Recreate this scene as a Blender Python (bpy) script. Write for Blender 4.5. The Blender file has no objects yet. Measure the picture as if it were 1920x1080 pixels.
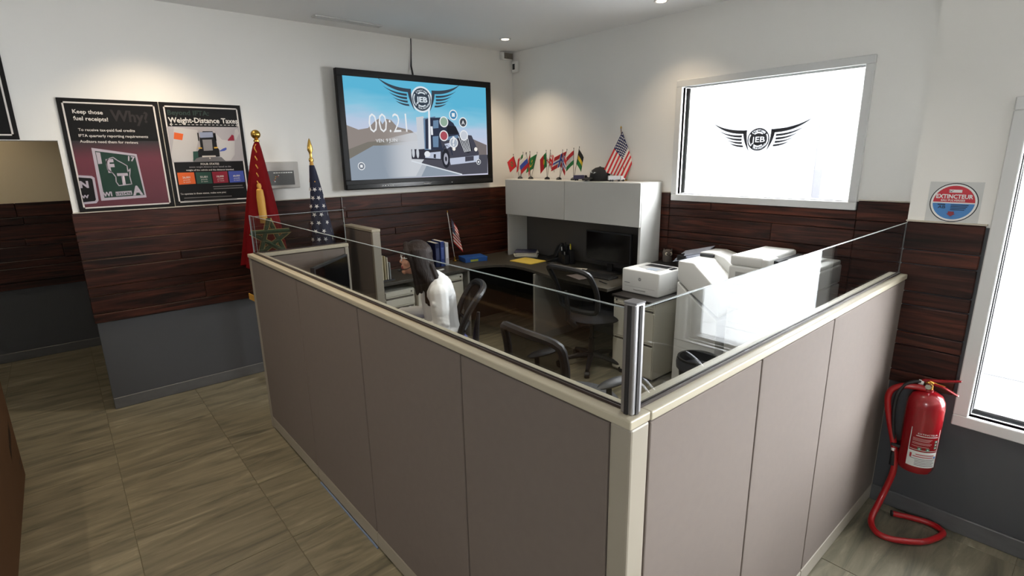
import bpy, bmesh, math, random
from mathutils import Vector, Matrix
random.seed(7)
SC = bpy.context.scene
COL = SC.collection
# ---------------------------------------------------------------- camera
cam_d = bpy.data.cameras.new('camera'); cam = bpy.data.objects.new('camera', cam_d); COL.objects.link(cam)
cam_d.sensor_width = 36.0; cam_d.lens = 18.507; cam_d.clip_start = 0.05; cam_d.clip_end = 200
rt, up, fw = Vector((.75805, -.65196, -.01776)), Vector((.1698, .17099, .97053)), Vector((.62971, .73872, -.24032))
cam.matrix_world = Matrix(((rt.x, up.x, -fw.x, -4.1979), (rt.y, up.y, -fw.y, -4.8474), (rt.z, up.z, -fw.z, 1.8321), (0, 0, 0, 1)))
SC.camera = cam
# ---------------------------------------------------------------- daylight and exposure
SKY = 37.0
W = bpy.data.worlds.new('overcast_sky'); SC.world = W; W.use_nodes = True
bg = W.node_tree.nodes['Background']; bg.inputs[0].default_value = (.93, .965, 1, 1); bg.inputs[1].default_value = SKY
SC.view_settings.view_transform = 'Standard'; SC.view_settings.look = 'None'
SC.view_settings.exposure = 0.0; SC.view_settings.gamma = 1.0; SC.view_settings.use_curve_mapping = False
def portal(name, loc, rot, sx, sy):
    l = bpy.data.lights.new(name, 'AREA'); l.shape = 'RECTANGLE'; l.size = sx; l.size_y = sy; l.cycles.is_portal = True
    o = bpy.data.objects.new(name, l); o.location = loc; o.rotation_euler = rot; COL.objects.link(o)
WARM = (1.0, .80, .56)
DOWNLIGHTS = [(-.545, -.527, 56), (-.43, -2.246, 26), (-3.55, -.50, 60), (-3.75, -2.3, 80), (-2.1, -2.3, 75), (-5.6, -2.3, 60), (-5.6, -4.6, 60), (-4.9, 1.5, 40), (-2.1, -3.75, 60)]  # entries over the cubicle and left floor are unseen lamps added as fill

# ---------------------------------------------------------------- helpers
def lin(c):
    r = []
    for v in c[:3]:
        v = v / 255.0
        r.append(v / 12.92 if v <= .04045 else ((v + .055) / 1.055) ** 2.4)
    return (r[0], r[1], r[2], 1.0)
MATS = {}
def mat(name, c, rough=.5, metal=0, spec=.5, var=0, vscale=8, bump=0, bscale=60, coat=0, stretch=None, sheen=0):
    if name in MATS: return MATS[name]
    m = bpy.data.materials.new(name); m.use_nodes = True; MATS[name] = m
    nt = m.node_tree; p = nt.nodes['Principled BSDF']
    p.inputs['Base Color'].default_value = lin(c); p.inputs['Roughness'].default_value = rough
    p.inputs['Metallic'].default_value = metal; p.inputs['Specular IOR Level'].default_value = spec
    p.inputs['Coat Weight'].default_value = coat
    if sheen: p.inputs['Sheen Weight'].default_value = sheen
    if var or bump:
        tc = nt.nodes.new('ShaderNodeTexCoord'); mp = nt.nodes.new('ShaderNodeMapping'); nt.links.new(tc.outputs['Object'], mp.inputs[0])
        if stretch: mp.inputs['Scale'].default_value = stretch
    if var:
        n = nt.nodes.new('ShaderNodeTexNoise'); n.inputs['Scale'].default_value = vscale; n.inputs['Detail'].default_value = 5
        nt.links.new(mp.outputs[0], n.inputs['Vector'])
        mx = nt.nodes.new('ShaderNodeMix'); mx.data_type = 'RGBA'
        a = lin(c); mx.inputs[6].default_value = tuple(v * (1 - var) for v in a[:3]) + (1,); mx.inputs[7].default_value = tuple(min(1, v * (1 + var)) for v in a[:3]) + (1,)
        nt.links.new(n.outputs['Fac'], mx.inputs[0]); nt.links.new(mx.outputs[2], p.inputs['Base Color'])
    if bump:
        n2 = nt.nodes.new('ShaderNodeTexNoise'); n2.inputs['Scale'].default_value = bscale; n2.inputs['Detail'].default_value = 3
        nt.links.new(mp.outputs[0], n2.inputs['Vector'])
        b = nt.nodes.new('ShaderNodeBump'); b.inputs['Strength'].default_value = bump; b.inputs['Distance'].default_value = .004
        nt.links.new(n2.outputs['Fac'], b.inputs['Height']); nt.links.new(b.outputs[0], p.inputs['Normal'])
    return m
def emat(name, c, s=1.0):
    if name in MATS: return MATS[name]
    m = bpy.data.materials.new(name); m.use_nodes = True; MATS[name] = m
    nt = m.node_tree; nt.nodes.clear(); e = nt.nodes.new('ShaderNodeEmission'); o = nt.nodes.new('ShaderNodeOutputMaterial')
    e.inputs[0].default_value = lin(c); e.inputs[1].default_value = s; nt.links.new(e.outputs[0], o.inputs[0]); return m
def glassmat(name, tint=(1, 1, 1), f0=.045):
    m = bpy.data.materials.new(name); m.use_nodes = True; MATS[name] = m
    nt = m.node_tree; nt.nodes.clear(); N = nt.nodes.new
    lw = N('ShaderNodeLayerWeight'); lw.inputs[0].default_value = .5
    pw = N('ShaderNodeMath'); pw.operation = 'POWER'; pw.inputs[1].default_value = 5; nt.links.new(lw.outputs['Facing'], pw.inputs[0])
    ma = N('ShaderNodeMath'); ma.operation = 'MULTIPLY_ADD'; ma.inputs[1].default_value = 1 - f0; ma.inputs[2].default_value = f0; nt.links.new(pw.outputs[0], ma.inputs[0])
    t = N('ShaderNodeBsdfTransparent'); t.inputs[0].default_value = (*tint, 1); g = N('ShaderNodeBsdfGlossy'); g.inputs['Roughness'].default_value = .0
    mx = N('ShaderNodeMixShader'); o = N('ShaderNodeOutputMaterial')
    nt.links.new(ma.outputs[0], mx.inputs[0]); nt.links.new(t.outputs[0], mx.inputs[1]); nt.links.new(g.outputs[0], mx.inputs[2]); nt.links.new(mx.outputs[0], o.inputs[0]); return m
def meshmat(name, c, alpha):
    m = mat(name, c, .6); nt = m.node_tree; p = nt.nodes['Principled BSDF']; p.inputs['Alpha'].default_value = alpha; return m

class MB:
    def __init__(s): s.v = []; s.f = []; s.m = []
    def add(s, vs, fs, mi=0):
        o = len(s.v); s.v += [tuple(v) for v in vs]; s.f += [tuple(i + o for i in f) for f in fs]; s.m += [mi] * len(fs); return s
    def box(s, x0, x1, y0, y1, z0, z1, mi=0):
        return s.add([(x0, y0, z0), (x1, y0, z0), (x1, y1, z0), (x0, y1, z0), (x0, y0, z1), (x1, y0, z1), (x1, y1, z1), (x0, y1, z1)],
                     [(0, 3, 2, 1), (4, 5, 6, 7), (0, 1, 5, 4), (1, 2, 6, 5), (2, 3, 7, 6), (3, 0, 4, 7)], mi)
    def prism(s, pts, vec, mi=0):
        n = len(pts); v = Vector(vec); a = [Vector(p) for p in pts]
        return s.add(a + [p + v for p in a], [tuple(range(n))[::-1], tuple(range(n, 2 * n))] + [(i, (i + 1) % n, n + (i + 1) % n, n + i) for i in range(n)], mi)
    def tube(s, pts, r, n=8, closed=False, mi=0):
        P = [Vector(p) for p in pts]; k = len(P); R = r if isinstance(r, (list, tuple)) else [r] * k
        T = []
        for i in range(k):
            a = P[(i - 1) % k] if (closed or i) else P[i]; b = P[(i + 1) % k] if (closed or i < k - 1) else P[i]
            T.append((b - a).normalized())
        nrm = T[0].orthogonal().normalized(); vs = []
        for i in range(k):
            nrm = (nrm - T[i] * nrm.dot(T[i]))
            nrm = nrm.normalized() if nrm.length > 1e-6 else T[i].orthogonal().normalized()
            bi = T[i].cross(nrm)
            for j in range(n):
                a = 2 * math.pi * j / n; vs.append(P[i] + (nrm * math.cos(a) + bi * math.sin(a)) * R[i])
        fs = []
        for i in range(k if closed else k - 1):
            for j in range(n):
                fs.append((i * n + j, i * n + (j + 1) % n, ((i + 1) % k) * n + (j + 1) % n, ((i + 1) % k) * n + j))
        if not closed: fs += [tuple(range(n))[::-1], tuple(range((k - 1) * n, k * n))]
        return s.add(vs, fs, mi)
    def lathe(s, prof, n=20, c=(0, 0, 0), mi=0, sx=1, sy=1):
        vs = []; fs = []; k = len(prof)
        for r, z in prof:
            for j in range(n):
                a = 2 * math.pi * j / n; vs.append((c[0] + r * sx * math.cos(a), c[1] + r * sy * math.sin(a), c[2] + z))
        for i in range(k - 1):
            for j in range(n): fs.append((i * n + j, i * n + (j + 1) % n, (i + 1) * n + (j + 1) % n, (i + 1) * n + j))
        fs += [tuple(range(n))[::-1], tuple(range((k - 1) * n, k * n))]
        return s.add(vs, fs, mi)
    def ell(s, c, r, n=14, k=9, mi=0, rot=None):
        vs = []; fs = []
        for i in range(k + 1):
            t = math.pi * (i / k); t = min(max(t, .02), math.pi - .02)
            for j in range(n):
                a = 2 * math.pi * j / n; p = Vector((r[0] * math.sin(t) * math.cos(a), r[1] * math.sin(t) * math.sin(a), -r[2] * math.cos(t)))
                if rot: p = rot @ p
                vs.append(Vector(c) + p)
        for i in range(k):
            for j in range(n): fs.append((i * n + j, i * n + (j + 1) % n, (i + 1) * n + (j + 1) % n, (i + 1) * n + j))
        fs += [tuple(range(n))[::-1], tuple(range(k * n, (k + 1) * n))]
        return s.add(vs, fs, mi)
    def cap(s, p0, r0, p1, r1, n=10):
        a, b = Vector(p0), Vector(p1); d = (b - a); L = d.length; d = d.normalized() if L > 0 else Vector((0, 0, 1))
        pts = []; rs = []
        for t in (-.97, -.7, -.35, 0): pts.append(a + d * r0 * t); rs.append(r0 * math.sqrt(max(.02, 1 - t * t)))
        for t in (0, .35, .7, .97): pts.append(b + d * r1 * t); rs.append(r1 * math.sqrt(max(.02, 1 - t * t)))
        return s.tube(pts, rs, n)
    def grid(s, fn, nu, nv, col=None, mi=0):
        vs = [fn(i / nu, j / nv) for j in range(nv + 1) for i in range(nu + 1)]; o = len(s.v); s.v += [tuple(v) for v in vs]
        for j in range(nv):
            for i in range(nu):
                a = j * (nu + 1) + i; s.f.append((o + a, o + a + 1, o + a + nu + 2, o + a + nu + 1))
                s.m.append(col((i + .5) / nu, (j + .5) / nv) if col else mi)
        return s
    def build(s, name, mats, parent=None, bev=0, smooth=False, solid=0, segs=2):
        me = bpy.data.meshes.new(name); me.from_pydata(s.v, [], s.f)
        for m in (mats if isinstance(mats, (list, tuple)) else [mats]): me.materials.append(m)
        for p, mi in zip(me.polygons, s.m): p.material_index = mi
        bm = bmesh.new(); bm.from_mesh(me)
        if not solid: bmesh.ops.recalc_face_normals(bm, faces=bm.faces)
        if bev:
            es = [e for e in bm.edges if len(e.link_faces) == 2 and e.calc_face_angle(0) > .5]
            bmesh.ops.bevel(bm, geom=es, offset=bev, segments=segs, profile=.5, affect='EDGES', clamp_overlap=True)
        bm.to_mesh(me); bm.free()
        if smooth or (bev and segs >= 3):
            me.polygons.foreach_set('use_smooth', [True] * len(me.polygons)); me.set_sharp_from_angle(angle=math.radians(38 if not bev else 50))
        o = bpy.data.objects.new(name, me); COL.objects.link(o)
        if parent: o.parent = parent
        if solid:
            md = o.modifiers.new('thickness', 'SOLIDIFY'); md.thickness = solid; md.offset = 0
        return o
def tag(o, label=None, cat=None, group=None, kind=None):
    if label: o['label'] = label
    if cat: o['category'] = cat
    if group: o['group'] = group
    if kind: o['kind'] = kind
    return o
def thing(name, label, cat, loc=(0, 0, 0), rz=0, group=None):
    o = bpy.data.objects.new(name, None); COL.objects.link(o); o.empty_display_size = .05
    o.location = loc; o.rotation_euler = (0, 0, rz); return tag(o, label, cat, group)
def copy_tree(o, parent=None):
    c = o.copy(); COL.objects.link(c); c.parent = parent
    for ch in list(o.children): copy_tree(ch, c)
    return c
def remeshed(mb, name, mats, parent, voxel, smooth_it=3, colfn=None):
    me = bpy.data.meshes.new(name); me.from_pydata(mb.v, [], mb.f)
    bm = bmesh.new(); bm.from_mesh(me); bmesh.ops.recalc_face_normals(bm, faces=bm.faces); bm.to_mesh(me); bm.free()
    t = bpy.data.objects.new('tmp', me); COL.objects.link(t)
    md = t.modifiers.new('r', 'REMESH'); md.mode = 'VOXEL'; md.voxel_size = voxel
    sm = t.modifiers.new('s', 'SMOOTH'); sm.factor = .5; sm.iterations = smooth_it
    dg = bpy.context.evaluated_depsgraph_get(); dg.update()
    m2 = bpy.data.meshes.new_from_object(t.evaluated_get(dg)); bpy.data.objects.remove(t); bpy.data.meshes.remove(me)
    m2.materials.clear()
    for m in mats: m2.materials.append(m)
    for p in m2.polygons:
        p.use_smooth = True
        p.material_index = colfn(p.center) if colfn else 0
    m2.name = name; o = bpy.data.objects.new(name, m2); COL.objects.link(o); o.parent = parent; return o
# flat print laid on a surface: u along udir, v along vdir, proud of it by a hair for each layer
class Print:
    def __init__(s, parent, org, ud, nd, vd=(0, 0, 1), step=.0005, wrap=None):
        s.p = parent; s.o = Vector(org); s.u = Vector(ud); s.n = Vector(nd); s.vd = Vector(vd); s.step = step; s.wrap = wrap
    def at(s, u, v, l):
        if s.wrap: return s.wrap(u, v, l * s.step)
        return s.o + s.u * u + s.vd * v + s.n * (l * s.step)
    def polys(s, name, lst, mats):        # lst: (points, material index, layer)
        mb = MB()
        for pts, mi, l in lst:
            mb.add([s.at(a, b, l) for a, b in pts], [tuple(range(len(pts)))], mi)
        me = mb.build(name, mats, s.p, solid=1e-9); me.modifiers.clear(); return me
    def text(s, name, txt, a, b, m, l, hs=1.0, bold=0, align=None):
        cu = bpy.data.curves.new('t', 'FONT'); cu.body = txt; cu.resolution_u = 2; cu.offset = bold
        t = bpy.data.objects.new('t', cu); COL.objects.link(t)
        dg = bpy.context.evaluated_depsgraph_get(); me = bpy.data.meshes.new_from_object(t.evaluated_get(dg)); bpy.data.objects.remove(t)
        xs = [v.co.x for v in me.vertices]; x0, x1 = min(xs), max(xs)
        A, B = Vector(a), Vector(b); d = B - A; k = d.length / (x1 - x0); d.normalize(); nn = Vector((-d.y, d.x))
        for v in me.vertices:
            q = A + d * ((v.co.x - x0) * k) + nn * (v.co.y * k * hs); v.co = s.at(q.x, q.y, l)
        me.materials.clear(); me.materials.append(m); me.name = name
        o = bpy.data.objects.new(name, me); COL.objects.link(o)
        if s.p: o.parent = s.p
        return o
def circ(c, r, n=28, a0=0, a1=2 * math.pi, ry=None):
    return [(c[0] + r * math.cos(a0 + (a1 - a0) * i / n), c[1] + (ry or r) * math.sin(a0 + (a1 - a0) * i / n)) for i in range(n if a1 - a0 > 6.28 else n + 1)]
def ringpoly(c, r0, r1, n=32, a0=0, a1=2 * math.pi):
    out = []
    for i in range(n):
        b0 = a0 + (a1 - a0) * i / n; b1 = a0 + (a1 - a0) * (i + 1) / n
        out.append([(c[0] + r * math.cos(t), c[1] + r * math.sin(t)) for r, t in ((r0, b0), (r1, b0), (r1, b1), (r0, b1))])
    return out
def band(line, w):
    out = []
    for (a, b) in zip(line, line[1:]):
        d = Vector(b) - Vector(a)
        if d.length < 1e-9: continue
        n = Vector((-d.y, d.x)).normalized() * w / 2; e = d.normalized() * w * .3
        out.append([tuple(Vector(a) - e + n), tuple(Vector(a) - e - n), tuple(Vector(b) + e - n), tuple(Vector(b) + e + n)])
    return out
def star(c, R, r=None, n=5, a=math.pi / 2):
    r = r or R * .4; return [(c[0] + (R if i % 2 == 0 else r) * math.cos(a + math.pi * i / n), c[1] + (R if i % 2 == 0 else r) * math.sin(a + math.pi * i / n)) for i in range(2 * n)]

# ---------------------------------------------------------------- materials of the room
white_paint = mat('white_wall_paint', (234, 232, 227), .7, var=.02, vscale=2, bump=.05, bscale=200)
ceil_paint = mat('ceiling_paint', (240, 240, 240), .8, var=.015, vscale=1.5)
grey_paint = mat('slate_grey_paint', (74, 75, 78), .55, var=.04, vscale=3, bump=.05, bscale=150)
white_frame = mat('white_window_frame', (212, 212, 210), .4, var=.01)
skirting = mat('stone_skirting', (92, 92, 92), .45, var=.25, vscale=9, stretch=(1, 1, 3))
grout = mat('tile_grout', (104, 98, 80), .9, var=.1)
def wood_mat(name, axis):
    m = bpy.data.materials.new(name); m.use_nodes = True; nt = m.node_tree; p = nt.nodes['Principled BSDF']; N = nt.nodes.new
    geo = N('ShaderNodeNewGeometry'); oi = N('ShaderNodeObjectInfo'); mp = N('ShaderNodeMapping')
    mp.inputs['Scale'].default_value = (1.6, 22, 22) if axis == 'x' else (22, 1.6, 22)
    ad = N('ShaderNodeVectorMath'); ad.operation = 'MULTIPLY_ADD'; ad.inputs[1].default_value = (9, 9, 9)
    nt.links.new(oi.outputs['Random'], ad.inputs[0]); nt.links.new(geo.outputs['Position'], ad.inputs[2]); nt.links.new(ad.outputs[0], mp.inputs[0])
    n = N('ShaderNodeTexNoise'); n.inputs['Scale'].default_value = 1.3; n.inputs['Detail'].default_value = 7; n.inputs['Distortion'].default_value = 1.2; nt.links.new(mp.outputs[0], n.inputs['Vector'])
    r = N('ShaderNodeValToRGB'); e = r.color_ramp.elements; e[0].position = .32; e[0].color = lin((24, 12, 9)); e[1].position = .72; e[1].color = lin((88, 45, 31))
    k = r.color_ramp.elements.new(.5); k.color = lin((57, 28, 20)); nt.links.new(n.outputs['Fac'], r.inputs[0])
    hv = N('ShaderNodeHueSaturation'); mr = N('ShaderNodeMapRange'); mr.inputs['To Min'].default_value = .7; mr.inputs['To Max'].default_value = 1.2
    nt.links.new(oi.outputs['Random'], mr.inputs[0]); nt.links.new(mr.outputs[0], hv.inputs['Value']); nt.links.new(r.outputs[0], hv.inputs['Color']); nt.links.new(hv.outputs[0], p.inputs['Base Color'])
    p.inputs['Roughness'].default_value = .48; p.inputs['Specular IOR Level'].default_value = .28
    b = N('ShaderNodeBump'); b.inputs['Strength'].default_value = .25; b.inputs['Distance'].default_value = .003; nt.links.new(n.outputs['Fac'], b.inputs['Height']); nt.links.new(b.outputs[0], p.inputs['Normal'])
    return m
wood_x, wood_y = wood_mat('stained_plank_wood_x', 'x'), wood_mat('stained_plank_wood_y', 'y')
def tile_mat():
    m = bpy.data.materials.new('streaked_stone_tile'); m.use_nodes = True; nt = m.node_tree; p = nt.nodes['Principled BSDF']; N = nt.nodes.new
    geo = N('ShaderNodeNewGeometry'); oi = N('ShaderNodeObjectInfo'); ad = N('ShaderNodeVectorMath'); ad.operation = 'MULTIPLY_ADD'; ad.inputs[1].default_value = (7, 7, 7)
    nt.links.new(oi.outputs['Random'], ad.inputs[0]); nt.links.new(geo.outputs['Position'], ad.inputs[2])
    mp = N('ShaderNodeMapping'); mp.inputs['Scale'].default_value = (1.3, 9, 1); mp.inputs['Rotation'].default_value = (0, 0, .12); nt.links.new(ad.outputs[0], mp.inputs[0])
    n = N('ShaderNodeTexNoise'); n.inputs['Scale'].default_value = 1.6; n.inputs['Detail'].default_value = 8; n.inputs['Roughness'].default_value = .62; n.inputs['Distortion'].default_value = .9; nt.links.new(mp.outputs[0], n.inputs['Vector'])
    r = N('ShaderNodeValToRGB'); e = r.color_ramp.elements; e[0].position = .3; e[0].color = lin((82, 80, 68)); e[1].position = .75; e[1].color = lin((160, 153, 132))
    k = r.color_ramp.elements.new(.5); k.color = lin((116, 110, 92)); k2 = r.color_ramp.elements.new(.6); k2.color = lin((126, 120, 101)); nt.links.new(n.outputs['Fac'], r.inputs[0])
    hv = N('ShaderNodeHueSaturation'); mr = N('ShaderNodeMapRange'); mr.inputs['To Min'].default_value = .93; mr.inputs['To Max'].default_value = 1.05
    nt.links.new(oi.outputs['Random'], mr.inputs[0]); nt.links.new(mr.outputs[0], hv.inputs['Value']); nt.links.new(r.outputs[0], hv.inputs['Color']); nt.links.new(hv.outputs[0], p.inputs['Base Color'])
    p.inputs['Roughness'].default_value = .42; p.inputs['Specular IOR Level'].default_value = .4
    b = N('ShaderNodeBump'); b.inputs['Strength'].default_value = .12; b.inputs['Distance'].default_value = .002; nt.links.new(n.outputs['Fac'], b.inputs['Height']); nt.links.new(b.outputs[0], p.inputs['Normal'])
    return m
def struct(o): o['kind'] = 'structure'; return o
# ---------------------------------------------------------------- room shell
ZC, ZW, ZB = 2.98, 1.504, .692
floor = struct(MB().box(-7.2, 0, -8.2, 2.0, -.12, -.003).build('floor', grout))
tm = tile_mat(); t0 = MB().box(.0012, .5988, .0012, .5988, -.012, 0).build('tile', tm, floor, bev=.0015, segs=1); first = True
for i in range(-5, 7):
    for j in range(-7, 7):
        x, y = -4.178 + .6 * i, -1.787 + .6 * j
        if x + .6 > .3 or y > 1.9 or x < -7.2: continue
        t = t0 if first else t0.copy(); first = False
        if t is not t0: COL.objects.link(t)
        t.location = (x, y, 0)
struct(MB().box(-7.2, .2, -8.2, 2.1, ZC, ZC + .1).build('ceiling', ceil_paint))
tan_edge_light = mat('tan_edge_light', (128, 96, 72), .7); dark_batten = mat('dark_batten', (24, 18, 16), .8)  # tan behind the plank gaps paints the light on their bevelled edges
cream_paint = mat('cream_corridor_paint', (230, 218, 190), .7)
def wall(name, boxes, top=white_paint, mid=None):     # every box split at the paint lines: grey below, white above
    mb = MB()
    for (x0, x1, y0, y1, z0, z1) in boxes:
        zs = ZW - .01
        zl = ZB + .01 if mid else zs
        if z0 < zl: mb.box(x0, x1, y0, y1, z0, min(zl, z1), 1)
        if mid and z0 < zs and z1 > zl: mb.box(x0, x1, y0, y1, max(z0, zl), min(zs, z1), 2)
        if z1 > zs: mb.box(x0, x1, y0, y1, max(z0, zs), z1, 0)
    return struct(mb.build(name, [top, grey_paint] + ([mid] if mid else [])))
rows = []
z = ZW
for k in range(4): rows += [(z - .1345, z), (z - .203, z - .1345)]; z -= .203
def planks(parent, axis, a0, a1, face, nd, zs=rows, seed=1, z_off=0, wmin=1.3, wmax=2.3):
    rnd = random.Random(seed)
    for ri, (z0, z1) in enumerate(zs):
        a = a0; nxt = a0 + rnd.uniform(.5, wmax)
        while a < a1 - .01:
            b = min(nxt, a1)
            if a1 - b < .35: b = a1
            th = .016 + rnd.uniform(-.003, .003); f0, f1 = sorted((face, face + nd * th)); g = .0014
            mb = MB()
            if axis == 'x': mb.box(a + g, b - g, f0, f1, z0 + .002 + z_off, z1 - .002 + z_off)
            else: mb.box(f0, f1, a + g, b - g, z0 + .0025 + z_off, z1 - .0025 + z_off)
            mb.build('plank', wood_x if axis == 'x' else wood_y, parent, bev=.0035, segs=1)
            a = b; nxt = a + rnd.uniform(wmin, wmax)
wb = wall('wall_back', [(-4.116, .2, 0, .15, 0, ZC), (-7.2, -4.116, 0, .15, 2.0, ZC)], mid=tan_edge_light)
planks(wb, 'x', -4.13, -.02, 0, -1, seed=3)
wc = wall('wall_corridor', [(-7.2, -2.5, 1.95, 2.1, 0, ZC)], cream_paint)
planks(wc, 'x', -5.4, -3.2, 1.95, -1, seed=8)
wall('wall_corridor_end', [(-2.65, -2.5, .15, 1.95, 0, ZC)])
W1 = (-3.56, -2.21, 1.492, 2.386)
wr = wall('wall_right', [(0, .2, -4.31, W1[0], 0, ZC), (0, .2, W1[1], 0, 0, ZC), (0, .2, W1[0], W1[1], 0, W1[2]), (0, .2, W1[0], W1[1], W1[3], ZC)], mid=dark_batten)
planks(wr, 'y', -4.15, -3.625, 0, -1, seed=5); planks(wr, 'y', -2.145, -.02, 0, -1, seed=6)
planks(wr, 'y', -3.625, -2.145, 0, -1, zs=[(rows[0][0], 1.436)] + rows[1:], seed=7)
W2 = (-5.30, -4.52, .61, 1.985); W3 = (-7.95, -6.12, .35, 2.8)  # the second opening is out of view, added for fill daylight
wn = wall('wall_window_side', [(-1.103, 0, -4.31, -4.16, 0, ZC), (-1.103, -.9, W2[1], -4.31, 0, ZC), (-1.103, -.9, W2[0], W2[1], 0, W2[2]), (-1.103, -.9, W2[0], W2[1], W2[3], ZC), (-1.103, -.9, W3[1], W2[0], 0, ZC), (-1.103, -.9, -8.2, W3[0], 0, ZC), (-1.103, -.9, W3[0], W3[1], 0, W3[2]), (-1.103, -.9, W3[0], W3[1], W3[3], ZC)])
planks(wn, 'y', -4.452, -4.162, -1.103, -1, seed=11)
wall('wall_front', [(-7.2, -.9, -8.2, -8.05, 0, ZC)]); W4 = (-5.8, -5.1, 1.75, 2.35)  # opening in the left wall is unseen, added for fill daylight
wall('wall_left', [(-7.2, -7.05, -8.05, W4[0], 0, ZC), (-7.2, -7.05, W4[1], 2.0, 0, ZC), (-7.2, -7.05, W4[0], W4[1], 0, W4[2]), (-7.2, -7.05, W4[0], W4[1], W4[3], ZC)])
def base(name, x0, x1, y0, y1):
    return struct(MB().box(x0, x1, y0, y1, 0, .088).build(name, skirting, bev=.004, segs=1))
base('baseboard_back', -4.117, 0, -.013, 0); base('baseboard_right', -.013, 0, -4.16, -.013); base('baseboard_window_side', -1.116, -1.103, -8.05, -4.16); base('baseboard_corridor', -7.05, -2.65, 1.937, 1.95)
struct(MB().box(-4.12, -.02, -.02, 0, ZW, ZW + .006).build('trim_1', mat('pale_trim', (190, 182, 165), .5)))
struct(MB().box(-1.123, -1.103, -4.455, -4.16, ZW, ZW + .006).build('trim_2', MATS['pale_trim']))
struct(MB().box(-.02, 0, -4.15, -3.625, ZW, ZW + .006).box(-.02, 0, -2.145, -.02, ZW, ZW + .006).build('trim_3', MATS['pale_trim']))
pane = glassmat('window_glass')
seal = mat('window_seal', (178, 178, 178), .6)
def window(name, xf, w, fw_, sg=1):       # sg: +1 when the outside lies towards +x
    y0, y1, z0, z1 = w; r = struct(bpy.data.objects.new(name, None)); COL.objects.link(r); r.location = (xf, (y0 + y1) / 2, z0)
    bx = lambda mb, a, b, *q: mb.box(*sorted((xf + sg * a, xf + sg * b)), *q)
    def p(mb, n, m, bev=.004):
        o = mb.build(n, m, r, bev=bev, segs=1); o.matrix_parent_inverse = Matrix.Translation(r.location).inverted(); return o
    for (q0, q1, s0, s1, n) in ((y0 - fw_, y1 + fw_, z0 - fw_, z0, 'bottom_rail'), (y0 - fw_, y1 + fw_, z1, z1 + fw_, 'top_rail'), (y0 - fw_, y0, z0, z1, 'stile'), (y1, y1 + fw_, z0, z1, 'stile')):
        p(bx(MB(), -.022, .12, q0, q1, s0, s1), n, white_frame)
    i = .003
    for q in ((y0, y1, z0, z0 + i), (y0, y1, z1 - i, z1), (y0, y0 + i, z0 + i, z1 - i), (y1 - i, y1, z0 + i, z1 - i)): p(bx(MB(), .03, .04, *q), 'seal', seal, 0)
    p(bx(MB(), .042, .048, y0, y1, z0, z1), 'pane', pane, 0)
    return r
win1 = window('window_1', 0, W1, .055); win2 = window('window_2', -1.103, W2, .055); fill_win3 = window('fill_window_3', -1.103, W3, .055); fill_win4 = window('fill_window_4', -7.05, W4, .055, -1)  # the last two windows are unseen, added to bring in fill daylight
portal('daylight_portal_4', (-7.17, sum(W4[:2]) / 2, sum(W4[2:]) / 2), (0, -math.pi / 2, 0), W4[3] - W4[2], W4[1] - W4[0])
portal('daylight_portal_3', (-.94, sum(W3[:2]) / 2, sum(W3[2:]) / 2), (0, math.pi / 2, 0), W3[3] - W3[2], W3[1] - W3[0])
portal('daylight_portal_1', (.16, sum(W1[:2]) / 2, sum(W1[2:]) / 2), (0, math.pi / 2, 0), W1[3] - W1[2], W1[1] - W1[0])
portal('daylight_portal_2', (-.94, sum(W2[:2]) / 2, sum(W2[2:]) / 2), (0, math.pi / 2, 0), W2[3] - W2[2], W2[1] - W2[0])
# ---------------------------------------------------------------- outside
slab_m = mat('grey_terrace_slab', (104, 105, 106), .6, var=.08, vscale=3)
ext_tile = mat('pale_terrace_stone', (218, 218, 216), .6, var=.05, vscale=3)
struct(MB().box(.2, 9, -4.3, 6, -.3, -.16).build('ground_terrace', ext_tile))
e0 = None
for i in range(5):
    for j in range(8):
        x, y = -.88 + i * .8, -7.4 + j * .8
        if y > -5.0: continue
        if e0 is None: e0 = MB().box(.003, .797, .003, .797, -.16, -.14).build('terrace_slab', slab_m); e0['kind'] = 'structure'; t = e0
        else: t = e0.copy(); COL.objects.link(t)
        t.location = (x, y, 0)
struct(MB().box(-14, -7.2, -14, 6, -.3, -.16).build('ground_street', slab_m))
struct(MB().box(-.9, 9, -14, -4.31, -.3, -.16).build('ground_terrace_strip', slab_m))
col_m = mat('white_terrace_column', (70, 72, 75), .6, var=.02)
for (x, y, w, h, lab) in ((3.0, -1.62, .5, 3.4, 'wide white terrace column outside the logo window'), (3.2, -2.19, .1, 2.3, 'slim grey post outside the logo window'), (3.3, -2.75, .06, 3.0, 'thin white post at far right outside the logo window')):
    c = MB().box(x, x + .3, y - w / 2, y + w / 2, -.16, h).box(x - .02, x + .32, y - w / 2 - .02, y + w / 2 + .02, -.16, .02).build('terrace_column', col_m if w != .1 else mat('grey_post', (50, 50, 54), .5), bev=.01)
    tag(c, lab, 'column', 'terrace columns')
fa = struct(MB().box(5.2, 5.5, -3.2, 3, -.16, 3.6).build('added_dimming_wall', mat('dimming_wall_grey', (62, 63, 65), .8, var=.03, vscale=2)))  # added wall, dark to dim the bright sky behind the window logo
pl = MB().box(1.9, 2.3, -4.75, -4.05, -.14, .3).box(1.86, 2.34, -4.79, -4.01, .3, .36).build('terrace_planter', mat('concrete', (168, 170, 172), .8, var=.15, vscale=5, bump=.3), bev=.01)
tag(pl, 'pale concrete planter block outside the right hand window', 'planter')

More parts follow.
